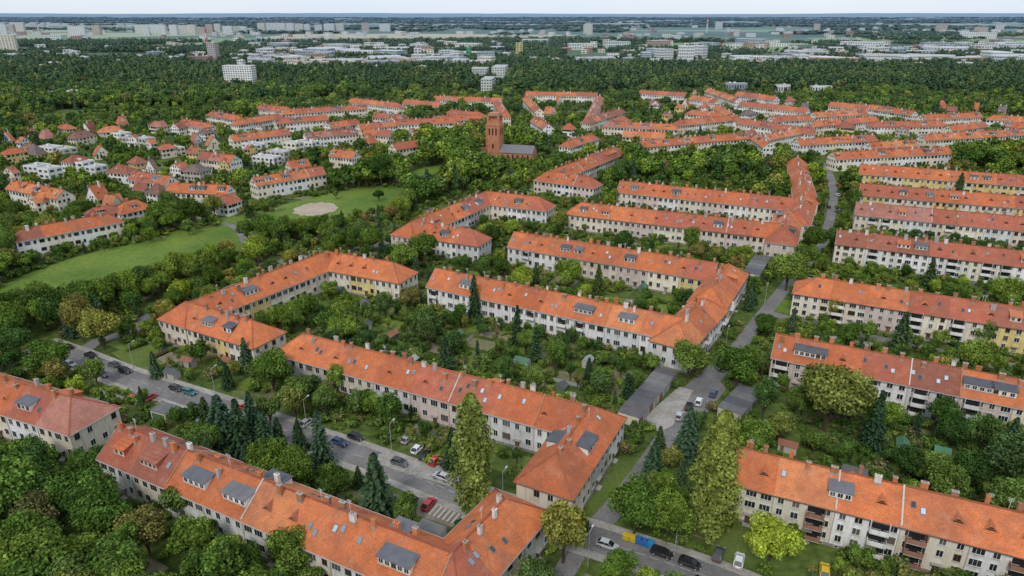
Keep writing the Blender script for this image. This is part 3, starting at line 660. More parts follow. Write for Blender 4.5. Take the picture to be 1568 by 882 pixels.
for u,v_,k,a in [(192,570,'k',0),(157,576,'g',0),(270,597,'k',0),(291,603,'t',0),(612,711,'g',0),(652,700,'k',1),(667,708,'r',1),(684,709,'k',1),(628,772,'k',1),(657,775,'r',1),(625,675,'s',1),(520,680,'b',0),
 (1013,850,'k',0),(1056,866,'k',0),(1131,862,'w',1),(1100,852,'g',1),(1262,878,'y',1),(48,573,'w',0),(62,590,'s',0),(230,612,'r',1),(204,612,'r',1),(108,560,'s',0),(545,672,'k',0),(470,650,'s',1),(1282,300,'w',2),(1268,318,'k',2),(1283,285,'r',2),(1284,325,'s',2),(1092,605,'b',1),(1040,640,'s',1),(298,645,'w',0),(1070,560,'g',1),(1478,668,'w',0),(1226,432,'w',0),(1240,428,'k',0),
 (1070,618,'w',1),(1055,625,'k',1),(930,838,'s',0),(1142,868,'g',1),(640,690,'w',1)]:
    x,y=G(u,v_); carw(x,y,k,[A0,A0+math.pi/2,math.atan2(1,.05)][a]+R.uniform(-.06,.06))
for i in range(2,len(R1)-6):
    a,b=R1[i],R1[i+1]; dd=(b-a).normalized(); nn=Vector((-dd.y,dd.x,0)); L=(b-a).length
    for sg in (-1,1):
        q=0
        while q<L-2.5:
            if R.random()<(.34 if sg>0 else .16):
                c=a+dd*(q+2.5)+nn*(sg*2.35)
                if all(math.hypot(c.x-e_[0],c.y-e_[1])>4.9 for e_ in CARP): carw(c.x,c.y,R.choice('kkggsswbrn'),math.atan2(dd.y,dd.x)+(math.pi if sg>0 else 0))
            q+=5.6
for i,(u,v_,c) in enumerate([(953,827,(.6,.45,.02)),(963,830,(.6,.45,.02)),(972,833,(.03,.15,.45)),(981,836,(.03,.15,.45)),(990,838,(.03,.25,.5)),(604,795,(.02,.35,.15)),(611,790,(.02,.35,.15))]):
    x,y=G(u,v_); mb=MB(); e=Vector((math.cos(A0),math.sin(A0),0)); n=Vector((-e.y,e.x,0)); o=Vector((x,y,.16))
    mb.box(o,e*1.2,n*1.0,(0,0,1.1),c); mb.box(o-e*.05-n*.05+Vector((0,0,1.1)),e*1.3,n*1.1,(0,0,.12),tuple(k*1.2 for k in c)); mb.box(o+e*.1+n*.1+Vector((0,0,1.22)),e*1.0,n*.8,(0,0,.1),c)
    for k in (.1,1.0): mb.box(o+e*k-Vector((0,0,.14)),e*.12,n*.12,(0,0,.14),(.02,.02,.02))
    mb.obj('waste_container',M['paint'])
def lamp(u,v_,h=8,a=0):
    x,y=G(u,v_); mb=MB(); mb.cyl(x,y,0,1,.12,.11,8,(.35,.35,.35)); mb.cyl(x,y,1,h,.08,.05,8,(.4,.4,.4))
    d=Vector((math.cos(a),math.sin(a),0)); p0=Vector((x,y,h-.05)); mb.beam(p0,p0+d*1.4+Vector((0,0,.25)),.07,.07,(.4,.4,.4)); q=p0+d*1.3+Vector((0,0,.2)); mb.box(q-Vector((-d.y,d.x,0))*.15,d*.7,Vector((-d.y,d.x,0))*.3,(0,0,.14),(.6,.6,.6)); mb.obj('street_lamp',M['paint'])
for u,v_ in [(1033,848),(600,694),(470,655),(330,605),(205,565),(900,868),(770,772),(1285,290),(1262,330),(1110,540),(1170,470)]: lamp(u,v_,8,A0+math.pi/2)
# -------------------------------------------------------- trees
def leafmesh(name,C,Nn,S,T,cores,trunk,mat):
    n=len(C); Nn=Nn/np.linalg.norm(Nn,axis=1,keepdims=True)
    r=NR.normal(size=(n,3)); t=np.cross(Nn,r); t/=np.linalg.norm(t,axis=1,keepdims=True); b=np.cross(Nn,t)
    S=S[:,None]; k=NR.uniform(.55,1.1,(n,4))
    q=np.stack([C-t*S*k[:,0:1]*.6,C-b*S*k[:,1:2]*.6,C+t*S*k[:,2:3]*.6,C+b*S*k[:,3:4]*.6+Nn*S*.15],1).reshape(-1,3)
    V=[tuple(x) for x in q]; Fc=[(4*i,4*i+1,4*i+2,4*i+3) for i in range(n)]; cl=[T[i] for i in range(n)]
    mi=[0]*n
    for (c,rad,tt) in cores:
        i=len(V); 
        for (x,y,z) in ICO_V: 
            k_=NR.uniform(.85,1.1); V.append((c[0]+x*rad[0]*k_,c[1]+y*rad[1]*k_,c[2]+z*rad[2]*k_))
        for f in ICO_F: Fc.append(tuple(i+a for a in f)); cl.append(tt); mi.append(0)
    for (p,qq,r0,r1) in trunk:
        p=Vector(p);qq=Vector(qq); d=(qq-p).normalized(); a=d.orthogonal().normalized(); b_=d.cross(a); i=len(V)
        for P0,rr in ((p,r0),(qq,r1)):
            for k_ in range(6): V.append(tuple(P0+(a*math.cos(k_*math.pi/3)+b_*math.sin(k_*math.pi/3))*rr))
        for k_ in range(6): Fc.append((i+k_,i+(k_+1)%6,i+6+(k_+1)%6,i+6+k_)); cl.append(1.); mi.append(1)
    me=bpy.data.meshes.new(name); me.from_pydata(V,[],Fc)
    at=me.color_attributes.new('Col','FLOAT_COLOR','CORNER'); arr=np.ones((sum(len(f) for f in Fc),4),dtype=np.float32)
    j=0
    for f,c in zip(Fc,cl):
        arr[j:j+len(f),:3]=c; j+=len(f)
    at.data.foreach_set('color',arr.ravel())
    me.materials.append(mat); me.materials.append(M['bark']); me.polygons.foreach_set('material_index',mi); return me
import bmesh
bm=bmesh.new(); bmesh.ops.create_icosphere(bm,subdivisions=1,radius=1.08); bm.verts.ensure_lookup_table()
ICO_V=[tuple(v.co) for v in bm.verts]; ICO_F=[tuple(v.index for v in f.verts) for f in bm.faces]; bm.free()
def rdir(n):
    d=NR.normal(size=(n,3)); return d/np.linalg.norm(d,axis=1,keepdims=True)
def decid(name,h,rad,K,nl,ls,mat,low=.22,lr=(.30,.46),core=True,sq=1.):
    cz=h*(low+1)/2; rz=h*(1-low)/2
    d=rdir(K); d[:,2]=np.abs(d[:,2])*1.1-.35*NR.rand(K)
    rr=NR.uniform(.45,.82,K)
    lc=np.stack([d[:,0]*rr*rad,d[:,1]*rr*rad,cz+d[:,2]*rr*rz],1); lrad=NR.uniform(lr[0],lr[1],K)*rad
    lc=np.vstack([lc,[[0,0,cz]]]); lrad=np.append(lrad,rad*.55); K+=1
    tint=NR.uniform(.66,1.40,K)
    pr=lrad**2/np.sum(lrad**2); m=int(nl*1.9); li=NR.choice(K,m,p=pr); dd=rdir(m); dd[:,2]+=.15
    C=lc[li]+dd*lrad[li][:,None]*NR.uniform(.76,1.24,(m,1))*np.array([1,1,sq])
    ok=np.ones(m,bool)
    for k in range(K):
        q=np.linalg.norm(C-lc[k],axis=1)<lrad[k]*.75; q&=li!=k; ok&=~q
    C=C[ok][:nl];dd=dd[ok][:nl];li=li[ok][:nl]; n=len(C)
    Nn=dd+NR.normal(size=(n,3))*.48
    T=tint[li]*NR.uniform(.64,1.38,n)
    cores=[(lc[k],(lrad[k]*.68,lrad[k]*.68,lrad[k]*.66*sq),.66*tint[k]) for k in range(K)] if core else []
    tr=[((0,0,-.3),(0,0,cz),h*.025,h*.012)]
    for k in range(min(6,K-1)): tr.append(((0,0,h*(low*.7+.05*k)),tuple(lc[k]),h*.011,h*.004))
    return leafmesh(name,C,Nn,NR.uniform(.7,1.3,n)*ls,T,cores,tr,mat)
def conifer(name,h,rad,nl,ls,mat,core=True,droop=.35):
    W=int(h*2.0); C=[];Nn=[];T=[];
    per=max(3,int(nl/W))
    for w_ in range(W):
        f=w_/W; z=h*(.09+.9*f); r=rad*(1-f)**.85*NR.uniform(.8,1.1)+.12
        nb=max(4,int(11*(1-f)+3)); ph=NR.rand()*6
        for b_ in range(nb):
            a=ph+b_*2*math.pi/nb+NR.uniform(-.15,.15); R_=r*NR.uniform(.7,1.15); kk=max(2,per//nb)
            for q in range(kk):
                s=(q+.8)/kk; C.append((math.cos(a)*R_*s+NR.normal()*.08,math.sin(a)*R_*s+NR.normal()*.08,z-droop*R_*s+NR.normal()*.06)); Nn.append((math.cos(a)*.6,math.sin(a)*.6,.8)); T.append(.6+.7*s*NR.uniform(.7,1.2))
    C=np.array(C);Nn=np.array(Nn)+NR.normal(size=(len(C),3))*.3
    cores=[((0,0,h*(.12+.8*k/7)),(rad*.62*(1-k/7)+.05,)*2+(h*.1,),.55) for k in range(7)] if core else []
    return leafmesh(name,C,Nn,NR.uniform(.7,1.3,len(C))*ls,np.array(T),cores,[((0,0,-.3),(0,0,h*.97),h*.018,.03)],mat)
def poplar(name,h,rad,nl,ls,mat):
    z=NR.rand(nl)**.95; a=NR.rand(nl)*2*math.pi
    pf=lambda q: np.sin(np.clip(q*.94+.05,0,1)**.88*math.pi)**.55
    lob=1+.22*np.sin(a*3+z*9)+.15*np.sin(a*5-z*23)+.12*np.sin(z*60+a*2)
    r=rad*pf(z)*lob*NR.uniform(.70,1.14,nl)
    C=np.stack([r*np.cos(a),r*np.sin(a),h*(.06+.94*z)],1); Nn=np.stack([np.cos(a),np.sin(a),.5+0*a],1)+NR.normal(size=(nl,3))*.5
    T=(.95+.6*(lob-1))*NR.uniform(.62,1.38,nl)
    cores=[((0,0,h*(.1+.85*k/9)),(rad*.45*float(pf(np.array(.04+.9*k/9)))+.1,)*2+(h*.085,),.7) for k in range(9)]
    return leafmesh(name,C,Nn,NR.uniform(.6,1.3,nl)*ls,T,cores,[((0,0,-.3),(0,0,h*.9),.35,.05)],mat)
L_=M['leaf']
BIG=[decid('deciduous_tree_large',14,r,K,3800,.50,L_,low=lo,lr=lr) for r,K,lo,lr in ((5.6,26,.16,(.24,.42)),(5.0,20,.14,(.28,.44)),(6.2,30,.18,(.22,.4)),(4.6,18,.2,(.28,.46)),(5.4,34,.12,(.18,.36)),(5.2,24,.15,(.2,.44)))]
MID=[decid('deciduous_tree_mid',7,r,K,1500,.38,L_,low=lo,lr=lr) for r,K,lo,lr in ((2.9,16,.14,(.26,.45)),(2.5,12,.18,(.3,.48)),(3.2,20,.12,(.22,.38)),(2.2,10,.1,(.3,.46)),(2.8,22,.1,(.2,.34)))]
THIN=[decid('birch_tree',11,2.9,28,1900,.36,L_,low=.16,lr=(.16,.32),sq=1.5)]
CON=[conifer('spruce',14,3.2,2400,.62,M['conifer']),conifer('spruce2',13,3.7,2200,.7,M['conifer'],droop=.2),conifer('thuja',7,1.25,1100,.35,M['conifer'],droop=-.3)]
POP=[poplar('poplar_mesh',28,3.4,8500,.52,M['poplar']),poplar('poplar_mesh2',28,3.1,8000,.52,M['poplar'])]
SHR=[decid('shrub_mesh',2,1.35,7,140,.42,M['shrub'],low=.0,lr=(.4,.6),core=True) for _ in range(4)]
LOD1=[decid('lod1',12,r,K,360,1.2,L_,low=lo,lr=(.28,.46)) for r,K,lo in ((4.8,12,.1),(4.2,9,.12),(5.2,14,.12),(3.8,8,.05))]+[conifer('lod1c',13,3,420,1.2,M['conifer'])]
LOD2=[decid('lod2',12,r,5,80,2.1,M['leaf_far'],low=lo,lr=(.4,.55)) for r,lo in ((4.8,.1),(4.3,.0),(5.4,.1))]
def place(mesh,name,x,y,sx,sz,z=0):
    o=bpy.data.objects.new(name,mesh); o.location=(x,y,z); o.scale=(sx,sx*R.uniform(.9,1.1),sz); o.rotation_euler=(0,0,R.uniform(0,6.28)); link(o); return o
TAKEN=[]
def tree_at(kind,u,vb,vt,wk=1.):
    x,y=G(u,vb); h=max(2,top_height(u,vb,vt))
    if kind=='p': me,h0,nm,r=R.choice(POP),28,'poplar_tree',3
    elif kind=='c': me,h0,nm,r=R.choice(CON[:2]),13.5,'spruce_tree',h*.22
    elif kind=='t': me,h0,nm,r=CON[2],7,'thuja_tree',h*.15
    elif kind=='b': me,h0,nm,r=THIN[0],11,'birch_tree',h*.25
    elif h>9: me,h0,nm,r=R.choice(BIG),14,'deciduous_tree',h*.36
    else: me,h0,nm,r=R.choice(MID),7,'deciduous_tree',h*.38
    s=h/h0; place(me,nm,x,y,s*wk,s); TAKEN.append((x,y,r*wk))
for t in [('p',725,792,604,1.),('p',1085,832,630,.9),('c',580,792,688),('c',380,570,514,.9),('c',727,490,422,.85),('c',495,716,630,1.),('c',1050,702,620,1.),('c',792,528,468,.8),('c',240,578,536),
 ('c',1375,538,474),('c',1420,442,394,1.1),('c',1492,425,390),('t',960,612,570,1.3),('c',372,694,612,1.1),('c',345,690,600,1.2),('c',410,700,625,1.),('c',320,662,605),('c',390,670,600,1.1),('c',430,690,640,1.1),('c',1008,696,650),('c',1000,726,672,1.2),('c',460,690,640),
 ('c',915,455,402,.8),('d',1203,445,388,1.1),('c',1465,302,262),('c',820,440,402),('b',1055,395,345,1.),('b',530,430,382,1.),('d',970,822,736,1.),('d',862,862,768,.9),('d',1125,602,525,1.),('d',1052,585,520,1.),
 ('d',1262,660,560,1.1),('d',1225,640,590,1.),('d',1545,760,665,1.),('d',1500,700,640),('d',455,880,806),('b',518,608,556),('b',600,668,600),('d',657,535,473,1.),('d',160,535,470),('d',85,580,520),('d',40,640,590),('d',25,820,700),('d',95,800,720),('d',170,830,752),('d',230,850,775),('d',300,870,795),('d',350,890,830),
 ('d',60,880,790),('d',130,890,820),('b',205,880,800),('c',98,835,790,.8),('d',1020,830,755,.9),('d',1175,870,792,1.),('d',985,790,735),('d',880,830,785),('d',280,800,748),('b',215,790,765),('d',515,770,715),('b',1275,495,455),('c',1540,700,640),
 ('d',1380,740,680),('d',1330,650,605),('d',1440,660,610),('d',1190,680,630),('d',1150,700,640),('d',585,282,236,1.3),('d',560,280,240,1.2),('d',610,278,240,1.2),('d',700,240,210,1.),('d',680,245,212),('d',720,250,215),('d',660,250,218),
 ('d',950,278,240,1.),('d',330,335,300),('d',380,372,335),('d',395,408,362),('d',880,400,372),('d',800,335,300),('d',420,325,300),('d',650,410,355,1.),('d',620,420,370,1.),('d',1245,390,345,1.1),('d',1230,420,372,1.),('d',870,445,395,1.),
 ('d',205,460,412,1.),('d',240,445,400),('d',270,432,396),('d',300,425,385),('b',330,412,370,1.1),('d',150,470,430),('d',350,400,366),('d',560,345,322),('d',600,340,312),('d',440,345,330),
 ('d',30,480,440),('d',65,478,432),('d',100,472,436),('d',180,462,420),('d',122,478,430),('d',225,452,405),('d',10,500,450),('d',470,352,334),('d',520,352,330),('d',415,365,340),('d',290,360,335),('d',230,372,348),('d',160,385,362),('d',90,398,374),('d',40,415,385),('d',580,308,290),('d',515,305,290),
 ('d',500,640,590),('b',455,650,590),('d',150,590,550),('c',165,640,600),('c',145,680,640),('c',180,660,612),('c',340,570,548),('d',415,655,610),('d',310,560,520),('c',1040,760,700,.8),('d',1500,530,490),('b',850,575,520),('b',775,600,545),('b',820,610,560)]:
    tree_at(*t)
# exclusion tests
def rect_dist(X,Y):
    D=np.full(X.shape,1e9)
    y0,y1=Y.min()-120,Y.max()+120
    for r in RECTS:
        if not (y0<r[1]<y1): continue
        dx=X-r[0];dy=Y-r[1]
        m=(np.abs(dx)<r[4]+r[5]+30)&(np.abs(dy)<r[4]+r[5]+30)
        if not m.any(): continue
        a=np.abs(dx[m]*r[2]+dy[m]*r[3])-r[4]; b=np.abs(-dx[m]*r[3]+dy[m]*r[2])-r[5]
        d=np.where((a>0)&(b>0),np.hypot(a,b),np.maximum(a,b)); D[m]=np.minimum(D[m],d)
    return D
def road_dist(X,Y,visonly=False):
    D=np.full(X.shape,1e9)
    for Q,hw,vis in ROADS:
        if visonly and not vis: continue
        for i in range(len(Q)-1):
            ax,ay=Q[i].x,Q[i].y; bx,by=Q[i+1].x,Q[i+1].y; l2=(bx-ax)**2+(by-ay)**2+1e-9
            t=np.clip(((X-ax)*(bx-ax)+(Y-ay)*(by-ay))/l2,0,1); D=np.minimum(D,np.hypot(X-ax-t*(bx-ax),Y-ay-t*(by-ay))-hw)
    return D
def pip(P_,X,Y):
    c=np.zeros(X.shape,bool); n=len(P_); j=n-1
    for i in range(n):
        xi,yi=P_[i];xj,yj=P_[j]
        c^=((yi>Y)!=(yj>Y))&(X<(xj-xi)*(Y-yi)/(yj-yi+1e-12)+xi); j=i
    return c
def in_polys(X,Y,visonly=False):
    c=np.zeros(X.shape,bool)
    for P_,vis in POLYS:
        if visonly and not vis: continue
        c|=pip(P_,X,Y)
    return c
def vnoise(X,Y,s,seed=0):
    r=np.random.RandomState(seed); T=r.rand(64,64); x=X/s;y=Y/s; xi=np.floor(x).astype(int);yi=np.floor(y).astype(int); fx=x-xi;fy=y-yi; fx=fx*fx*(3-2*fx);fy=fy*fy*(3-2*fy)
    g_=lambda a,b:T[a%64,b%64]
    return (g_(xi,yi)*(1-fx)+g_(xi+1,yi)*fx)*(1-fy)+(g_(xi,yi+1)*(1-fx)+g_(xi+1,yi+1)*fx)*fy
def grid(y0,y1,sp,xk=.80,xm=35):
    X=[];Y=[]
    ny=int((y1-y0)/sp)
    for j in range(ny):
        y=y0+j*sp; w=xk*y+xm; x=np.arange(-w,w,sp); X.append(x+(sp/2 if j%2 else 0)); Y.append(np.full(len(x),y))
    X=np.concatenate(X);Y=np.concatenate(Y); return X+NR.uniform(-.42,.42,len(X))*sp,Y+NR.uniform(-.42,.42,len(X))*sp
def hlimit(X,Y,dmax=28,st=1.6,hwlo=1.0,hwhi=5.0,roads=True):
    dist=np.hypot(X,Y); ux=X/dist;uy=Y/dist; lim=np.full(X.shape,99.); hb=NR.uniform(hwlo,hwhi,len(X))
    for d in np.arange(.5,dmax,st):
        x=X+ux*d;y=Y+uy*d; k=d*H/dist
        a=rect_dist(x,y)<.8; lim=np.where(a,np.minimum(lim,hb+k),lim)
        if roads:
            b=road_dist(x,y,True)<-1.2; lim=np.where(b,np.minimum(lim,k*1.15+.6),lim)
            b=in_polys(x,y,True); lim=np.where(b,np.minimum(lim,k*1.2+3.),lim)
    return lim
# garden plots
mb=MB(); HEDGE=[]; fences=MB()
ex,ey=.889,-.457; nx,ny=.457,.889
cells=[]
for i in range(-32,40):
    for j in range(4,44):
        wx=11.; wy=8.5; s=i*wx+R.uniform(-1,1); t=j*wy+R.uniform(-.8,.8); cells.append((s,t,R.uniform(8,10.6),R.uniform(6,8.2)))
S=np.array(cells); cx=(S[:,0]+S[:,2]/2)*ex+(S[:,1]+S[:,3]/2)*nx; cy=(S[:,0]+S[:,2]/2)*ey+(S[:,1]+S[:,3]/2)*ny
rd=rect_dist(cx,cy); ro=road_dist(cx,cy); ip=in_polys(cx,cy)
for q,(s,t,a,b) in enumerate(cells):
    if rd[q]<5 or ro[q]<6 or ip[q] or cy[q]<70 or cy[q]>420 or abs(cx[q])>.85*cy[q]+30: continue
    c=R.choice([(.10,.16,.03),(.13,.19,.035),(.16,.21,.05),(.11,.15,.04),(.19,.18,.09),(.24,.20,.14),(.14,.19,.03)])
    P4=[Vector((ss*ex+tt*nx,ss*ey+tt*ny,.006)) for ss,tt in ((s,t),(s+a,t),(s+a,t+b),(s,t+b))]
    mb.face(P4,c)
    if R.random()<.35:
        k_=R.randrange(4); p0,p1=P4[k_],P4[(k_+1)%4]; L=(p1-p0).length; m_=int(L/.9)
        for z_ in range(m_+1): HEDGE.append(p0.lerp(p1,z_/m_))
    elif R.random()<.5:
        k_=R.randrange(4); p0,p1=P4[k_],P4[(k_+1)%4]; fc=R.choice([(.22,.16,.1),(.4,.4,.38),(.12,.2,.12)])
        fences.beam(p0+Vector((0,0,.6)),p1+Vector((0,0,.6)),.05,1.1,fc)
        for z_ in range(6): qq=p0.lerp(p1,z_/5); fences.box(qq-Vector((.06,.06,0)),(.12,0,0),(0,.12,0),(0,0,1.35),fc)
mb.obj('garden_plots',M['plots']); fences.obj('garden_fence',M['paint'])
TALL=[[(0,700),(140,730),(260,790),(440,850),(440,1000),(0,1000)],[(270,590),(440,590),(520,640),(520,700),(350,700),(270,640)],[(0,472),(130,462),(235,435),(330,405),(370,400),(240,475),(200,512),(100,540),(0,560)],
 [(540,290),(700,215),(830,230),(830,260),(740,285),(600,340),(480,370),(380,385),(380,360),(520,345)],[(0,360),(180,340),(320,330),(320,345),(100,390),(0,430)],
 [(1180,590),(1568,680),(1568,760),(1150,670)],[(940,235),(1190,225),(1215,270),(960,270)],[(1440,215),(1568,210),(1568,262),(1460,262)],[(620,160),(740,180),(760,235),(640,235)],[(470,585),(600,600),(590,660),(500,650)]]
TALL=[np.array([G(*p) for p in P_]) for P_ in TALL]
def filt(X,Y,sp):
    rd=rect_dist(X,Y); ro=road_dist(X,Y) if Y.min()<800 else np.full(X.shape,99.); ip=in_polys(X,Y); tall=np.zeros(X.shape,bool)
    for P_ in TALL: tall|=pip(P_,X,Y)
    return rd,ro,ip,tall
X,Y=grid(58,350,5.2); rd,ro,ip,tall=filt(X,Y,5); lim=hlimit(X,Y,hwhi=4.5)
nz=vnoise(X,Y,22,3)
tk=np.array(TAKEN)
for i in range(len(X)):
    if rd[i]<1.3 or ro[i]<1. or ip[i]: continue
    if tall[i]: h=R.uniform(7,15.5)
    else:
        h=R.uniform(2.8,6.8)
        if R.random()<.15: h=R.uniform(8,12.5)
        if nz[i]<.42 and R.random()<.75: continue
    h=min(h,lim[i]); clear=min(rd[i],ro[i]+1.5)
    if h<2.3: continue
    dt=np.min(np.hypot(tk[:,0]-X[i],tk[:,1]-Y[i])-tk[:,2]); 
    if dt<.8: continue
    if tall[i] and R.random()<.3: continue
    r_=R.random(); 
    if r_<.09 and h>4: me,h0,nm,rad=R.choice(CON[:2]),13.5,'spruce_tree',.23
    elif r_<.14: me,h0,nm,rad=CON[2],7,'thuja_tree',.17
    elif r_<.22: me,h0,nm,rad=THIN[0],11,'birch_tree',.26
    elif h>8.5: me,h0,nm,rad=R.choice(BIG),14,'deciduous_tree',.38
    else: me,h0,nm,rad=R.choice(MID),7,'deciduous_tree',.40
    s=h/h0; sw=min(s,max(.25*s,(clear+.6)/(rad*h0))); sw=max(sw,s*.45)
    place(me,nm,X[i],Y[i],sw*R.uniform(.85,1.12),s)
# instanced masses
def gn_scatter(name,pts,sc,idx,meshes):
    cl=bpy.data.collections.new(name+'_parts')
    for i,me in enumerate(meshes):
        cl.objects.link(bpy.data.objects.new('%s_part_%02d'%(name,i),me))
    me=bpy.data.meshes.new(name); me.from_pydata([tuple(p) for p in pts],[],[])
    n=len(pts)
    a=me.attributes.new('scl','FLOAT_VECTOR','POINT'); a.data.foreach_set('vector',np.asarray(sc,dtype=np.float32).ravel())
    a=me.attributes.new('rotv','FLOAT_VECTOR','POINT'); rv=np.zeros((n,3),dtype=np.float32); rv[:,2]=NR.uniform(0,6.28,n); a.data.foreach_set('vector',rv.ravel())
    a=me.attributes.new('pick','INT','POINT'); a.data.foreach_set('value',np.asarray(idx,dtype=np.int32))
    o=link(bpy.data.objects.new(name,me)); md=o.modifiers.new('scatter','NODES'); ng=bpy.data.node_groups.new(name,'GeometryNodeTree'); md.node_group=ng
    ng.interface.new_socket('Geometry',in_out='INPUT',socket_type='NodeSocketGeometry'); ng.interface.new_socket('Geometry',in_out='OUTPUT',socket_type='NodeSocketGeometry')
    nd=ng.nodes; gi=nd.new('NodeGroupInput');go=nd.new('NodeGroupOutput'); ip_=nd.new('GeometryNodeInstanceOnPoints'); ci=nd.new('GeometryNodeCollectionInfo')
    ci.inputs['Collection'].default_value=cl; ci.inputs['Separate Children'].default_value=True; ci.inputs['Reset Children'].default_value=True
    def na(nm,t):
        k=nd.new('GeometryNodeInputNamedAttribute'); k.data_type=t; k.inputs['Name'].default_value=nm
        return [s for s in k.outputs if s.enabled and s.name=='Attribute'][0]
    er=nd.new('FunctionNodeEulerToRotation'); ln=ng.links.new
    ln(gi.outputs[0],ip_.inputs['Points']); ln(ci.outputs[0],ip_.inputs['Instance']); ip_.inputs['Pick Instance'].default_value=True
    ln(na('pick','INT'),ip_.inputs['Instance Index']); ln(na('rotv','FLOAT_VECTOR'),er.inputs[0]); ln(er.outputs[0],ip_.inputs['Rotation']); ln(na('scl','FLOAT_VECTOR'),ip_.inputs['Scale'])
    ln(ip_.outputs[0],go.inputs[0])
X,Y=grid(80,420,3.0); rd,ro,ip,tall=filt(X,Y,3); lim=hlimit(X,Y,dmax=6,hwhi=3.)
nz=vnoise(X,Y,14,9)
ok=(rd>.5)&(ro>.4)&(~ip)&(lim>.7)&((nz>.5)|(NR.rand(len(X))<.15)); X,Y,lim,rd=X[ok],Y[ok],lim[ok],rd[ok]
hh=np.minimum(NR.uniform(.8,2.7,len(X)),lim); wv=np.minimum(NR.uniform(.6,1.4,len(X)),(rd+.8)/1.35)
gn_scatter('garden_shrubs',np.stack([X,Y,0*X-.05],1),np.stack([wv,wv,hh/2],1),NR.randint(0,4,len(X)),SHR)
HP=np.array([[p.x,p.y,0] for p in HEDGE]); k_=NR.uniform(.5,.65,len(HP))
gn_scatter('garden_hedges',HP,np.stack([k_,k_,NR.uniform(.6,.85,len(HP))],1),NR.randint(0,4,len(HP)),SHR)
# mid trees
X,Y=grid(350,900,6.8); rd,ro,ip,tall=filt(X,Y,6); 
h=np.where(NR.rand(len(X))<.25,NR.uniform(7,12,len(X)),NR.uniform(3.5,7,len(X))); h=np.where(tall,NR.uniform(9,17,len(X)),h)
edge=(vnoise(X,Y,90,5)>.66); h=np.where(edge,np.maximum(h,NR.uniform(9,14,len(X))),h)
WOOD=[np.array([G(*p) for p in P_]) for P_ in [[(-100,172),(300,165),(640,140),(640,100),(-100,100)],[(840,128),(1700,140),(1700,100),(700,100)],[(640,140),(800,130),(760,100),(640,100)]]]
wood=np.zeros(X.shape,bool)
for P_ in WOOD: wood|=pip(P_,X,Y)
h=np.where(wood,NR.uniform(9,17,len(X)),h)
lim=hlimit(X,Y,dmax=46,st=2.6,hwlo=.3,hwhi=3.6); h=np.minimum(h,lim)
ok=(rd>1.6)&(ro>1.)&(~ip)&(h>2.)&((vnoise(X,Y,22,2)>.27)|tall|wood); X,Y,h,rd=X[ok],Y[ok],h[ok],rd[ok]
w=np.minimum(np.clip(h/12,.3,1.2)*NR.uniform(.85,1.2,len(X)),np.maximum(.22,(rd+1.)/4.5)); pk=NR.choice(5,len(X),p=[.25,.25,.23,.2,.07])
gn_scatter('tree_mass_estate',np.stack([X,Y,0*X],1),np.stack([w,w,h/12],1),pk,LOD1)
# far
X,Y=grid(900,2500,10.,.82); rd=rect_dist(X,Y); big=vnoise(X*.6,Y,150,8)*.6+vnoise(X*.5,Y,330,18)*.4
ind=pip(np.array([G(*p) for p in [(375,108),(790,106),(800,66),(380,66)]]),X,Y)|pip(np.array([G(*p) for p in [(860,102),(1120,102),(1700,101),(1700,64),(860,66)]]),X,Y)
lim=np.full(X.shape,99.); nearm=Y<1250; lim[nearm]=hlimit(X[nearm],Y[nearm],dmax=70,st=4.,hwlo=.5,hwhi=3.5,roads=False)
thr=np.clip((Y-1150)/900,0,1)*.50
ok=(rd>2.5)&(~(ind&(vnoise(X,Y,60,4)>.48)))&(big>thr)&(lim>2.5)&(NR.rand(len(X))<.95); X,Y=X[ok],Y[ok]
h=np.minimum(NR.uniform(7,17,len(X))*np.where(ind[ok],.7,1),lim[ok]); w=NR.uniform(.8,1.4,len(X))*np.clip(h/10,.4,1)
gn_scatter('tree_mass_woodland',np.stack([X,Y,0*X],1),np.stack([w,w,h/12],1),NR.randint(0,3,len(X)),LOD2)
Xs=[];Ys=[];y=2500.
while y<17000:
    sp=y/105; w_=.85*y; x=np.arange(-w_,w_,sp); Xs.append(x+NR.uniform(-.5,.5,len(x))*sp); Ys.append(y+NR.uniform(-.5,.5,len(x))*sp); y+=sp*1.3
X=np.concatenate(Xs);Y=np.concatenate(Ys); rd=rect_dist(X,Y)
ok=(rd>4)&((vnoise(X*.6,Y,300,21)*.6+vnoise(X*.4,Y,800,22)*.5)>.57); X,Y=X[ok],Y[ok]; s=Y/120/8.5*NR.uniform(.8,1.4,len(X)); h=NR.uniform(8,17,len(X))
gn_scatter('tree_mass_horizon',np.stack([X,Y,0*X],1),np.stack([s,s*1.1,h/12],1),NR.randint(0,3,len(X)),LOD2)
mb=MB(); 
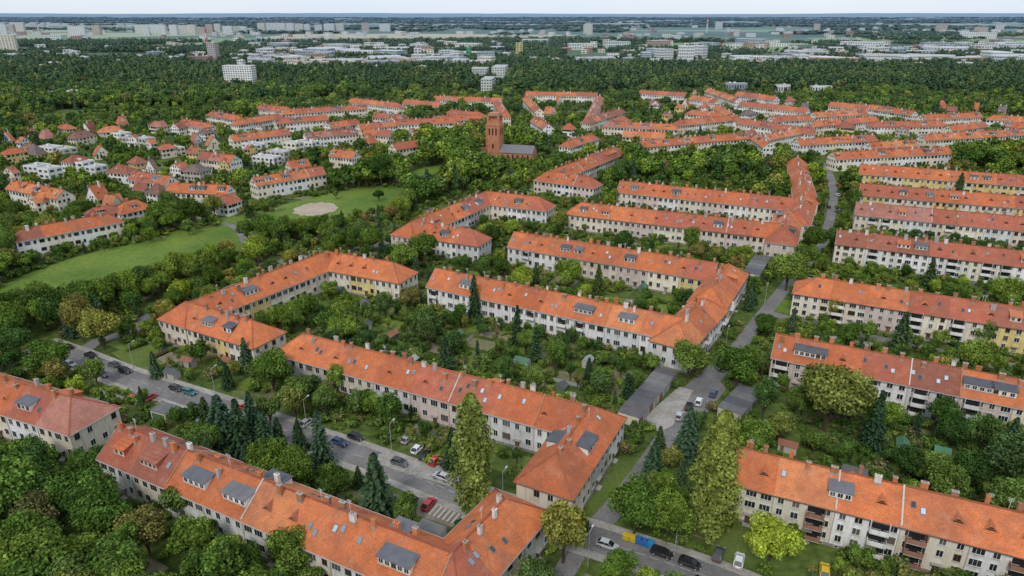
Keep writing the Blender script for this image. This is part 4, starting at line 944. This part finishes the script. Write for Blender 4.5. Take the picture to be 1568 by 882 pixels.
for (yy,amp,sd) in ((30000,90,1),(24000,45,2)):
    xs_=np.linspace(-30000,30000,160); hz=amp*(.55+.6*vnoise(xs_,xs_*0,5200,sd)+.15*vnoise(xs_,xs_*0,900,sd+5))
    for i in range(len(xs_)-1): mb.face([(xs_[i],yy-3500,-5),(xs_[i+1],yy-3500,-5),(xs_[i+1],yy,hz[i+1]),(xs_[i],yy,hz[i])],(1,1,1))
mb.obj('hills',M['hill'])
# -------------------------------------------------------- camera, light, world
cam=bpy.data.objects.new('camera',bpy.data.cameras.new('camera')); link(cam); scene.camera=cam
cam.location=(0,0,H); cam.rotation_euler=(math.pi/2-PITCH,0,0); cam.data.sensor_width=36; cam.data.lens=24.; cam.data.clip_end=90000; cam.data.clip_start=1
az=math.radians(200); el=math.radians(46)
sd=Vector((math.sin(az)*math.cos(el),math.cos(az)*math.cos(el),math.sin(el)))
sl=bpy.data.objects.new('sun',bpy.data.lights.new('sun','SUN')); link(sl); sl.data.energy=1.5; sl.data.angle=math.radians(12); sl.data.color=(1,.96,.89)
sl.rotation_euler=sd.to_track_quat('Z','Y').to_euler()
w=bpy.data.worlds.new('World'); scene.world=w; w.use_nodes=True; nt=w.node_tree; bg=nt.nodes['Background']
sk=nt.nodes.new('ShaderNodeTexSky'); sk.sky_type='NISHITA'; sk.sun_disc=False; sk.sun_elevation=el; sk.sun_rotation=az; sk.air_density=1.; sk.dust_density=1.; sk.ozone_density=1.
tc=nt.nodes.new('ShaderNodeTexCoord'); mp=nt.nodes.new('ShaderNodeMapping'); mp.inputs['Scale'].default_value=(1,1,4); nt.links.new(tc.outputs['Generated'],mp.inputs[0])
cn=noise(nt,2.2,5,mp.outputs[0]); cl=ramp(nt,cn,[(.3,(.82,.90,1.)),(.7,(1.,1.,1.))])
cl=mixc(nt,1.,cl,(6.1,6.5,6.95),'MULTIPLY')
for n_ in nt.nodes:
    if n_.bl_idname=='ShaderNodeMix': n_.clamp_result=False
mx=mixc(nt,.80,sk.outputs[0],cl)
nt.links.new(mx,bg.inputs[0]); bg.inputs[1].default_value=.15
scene.view_settings.view_transform='Standard'; scene.view_settings.look='None'; scene.view_settings.exposure=0
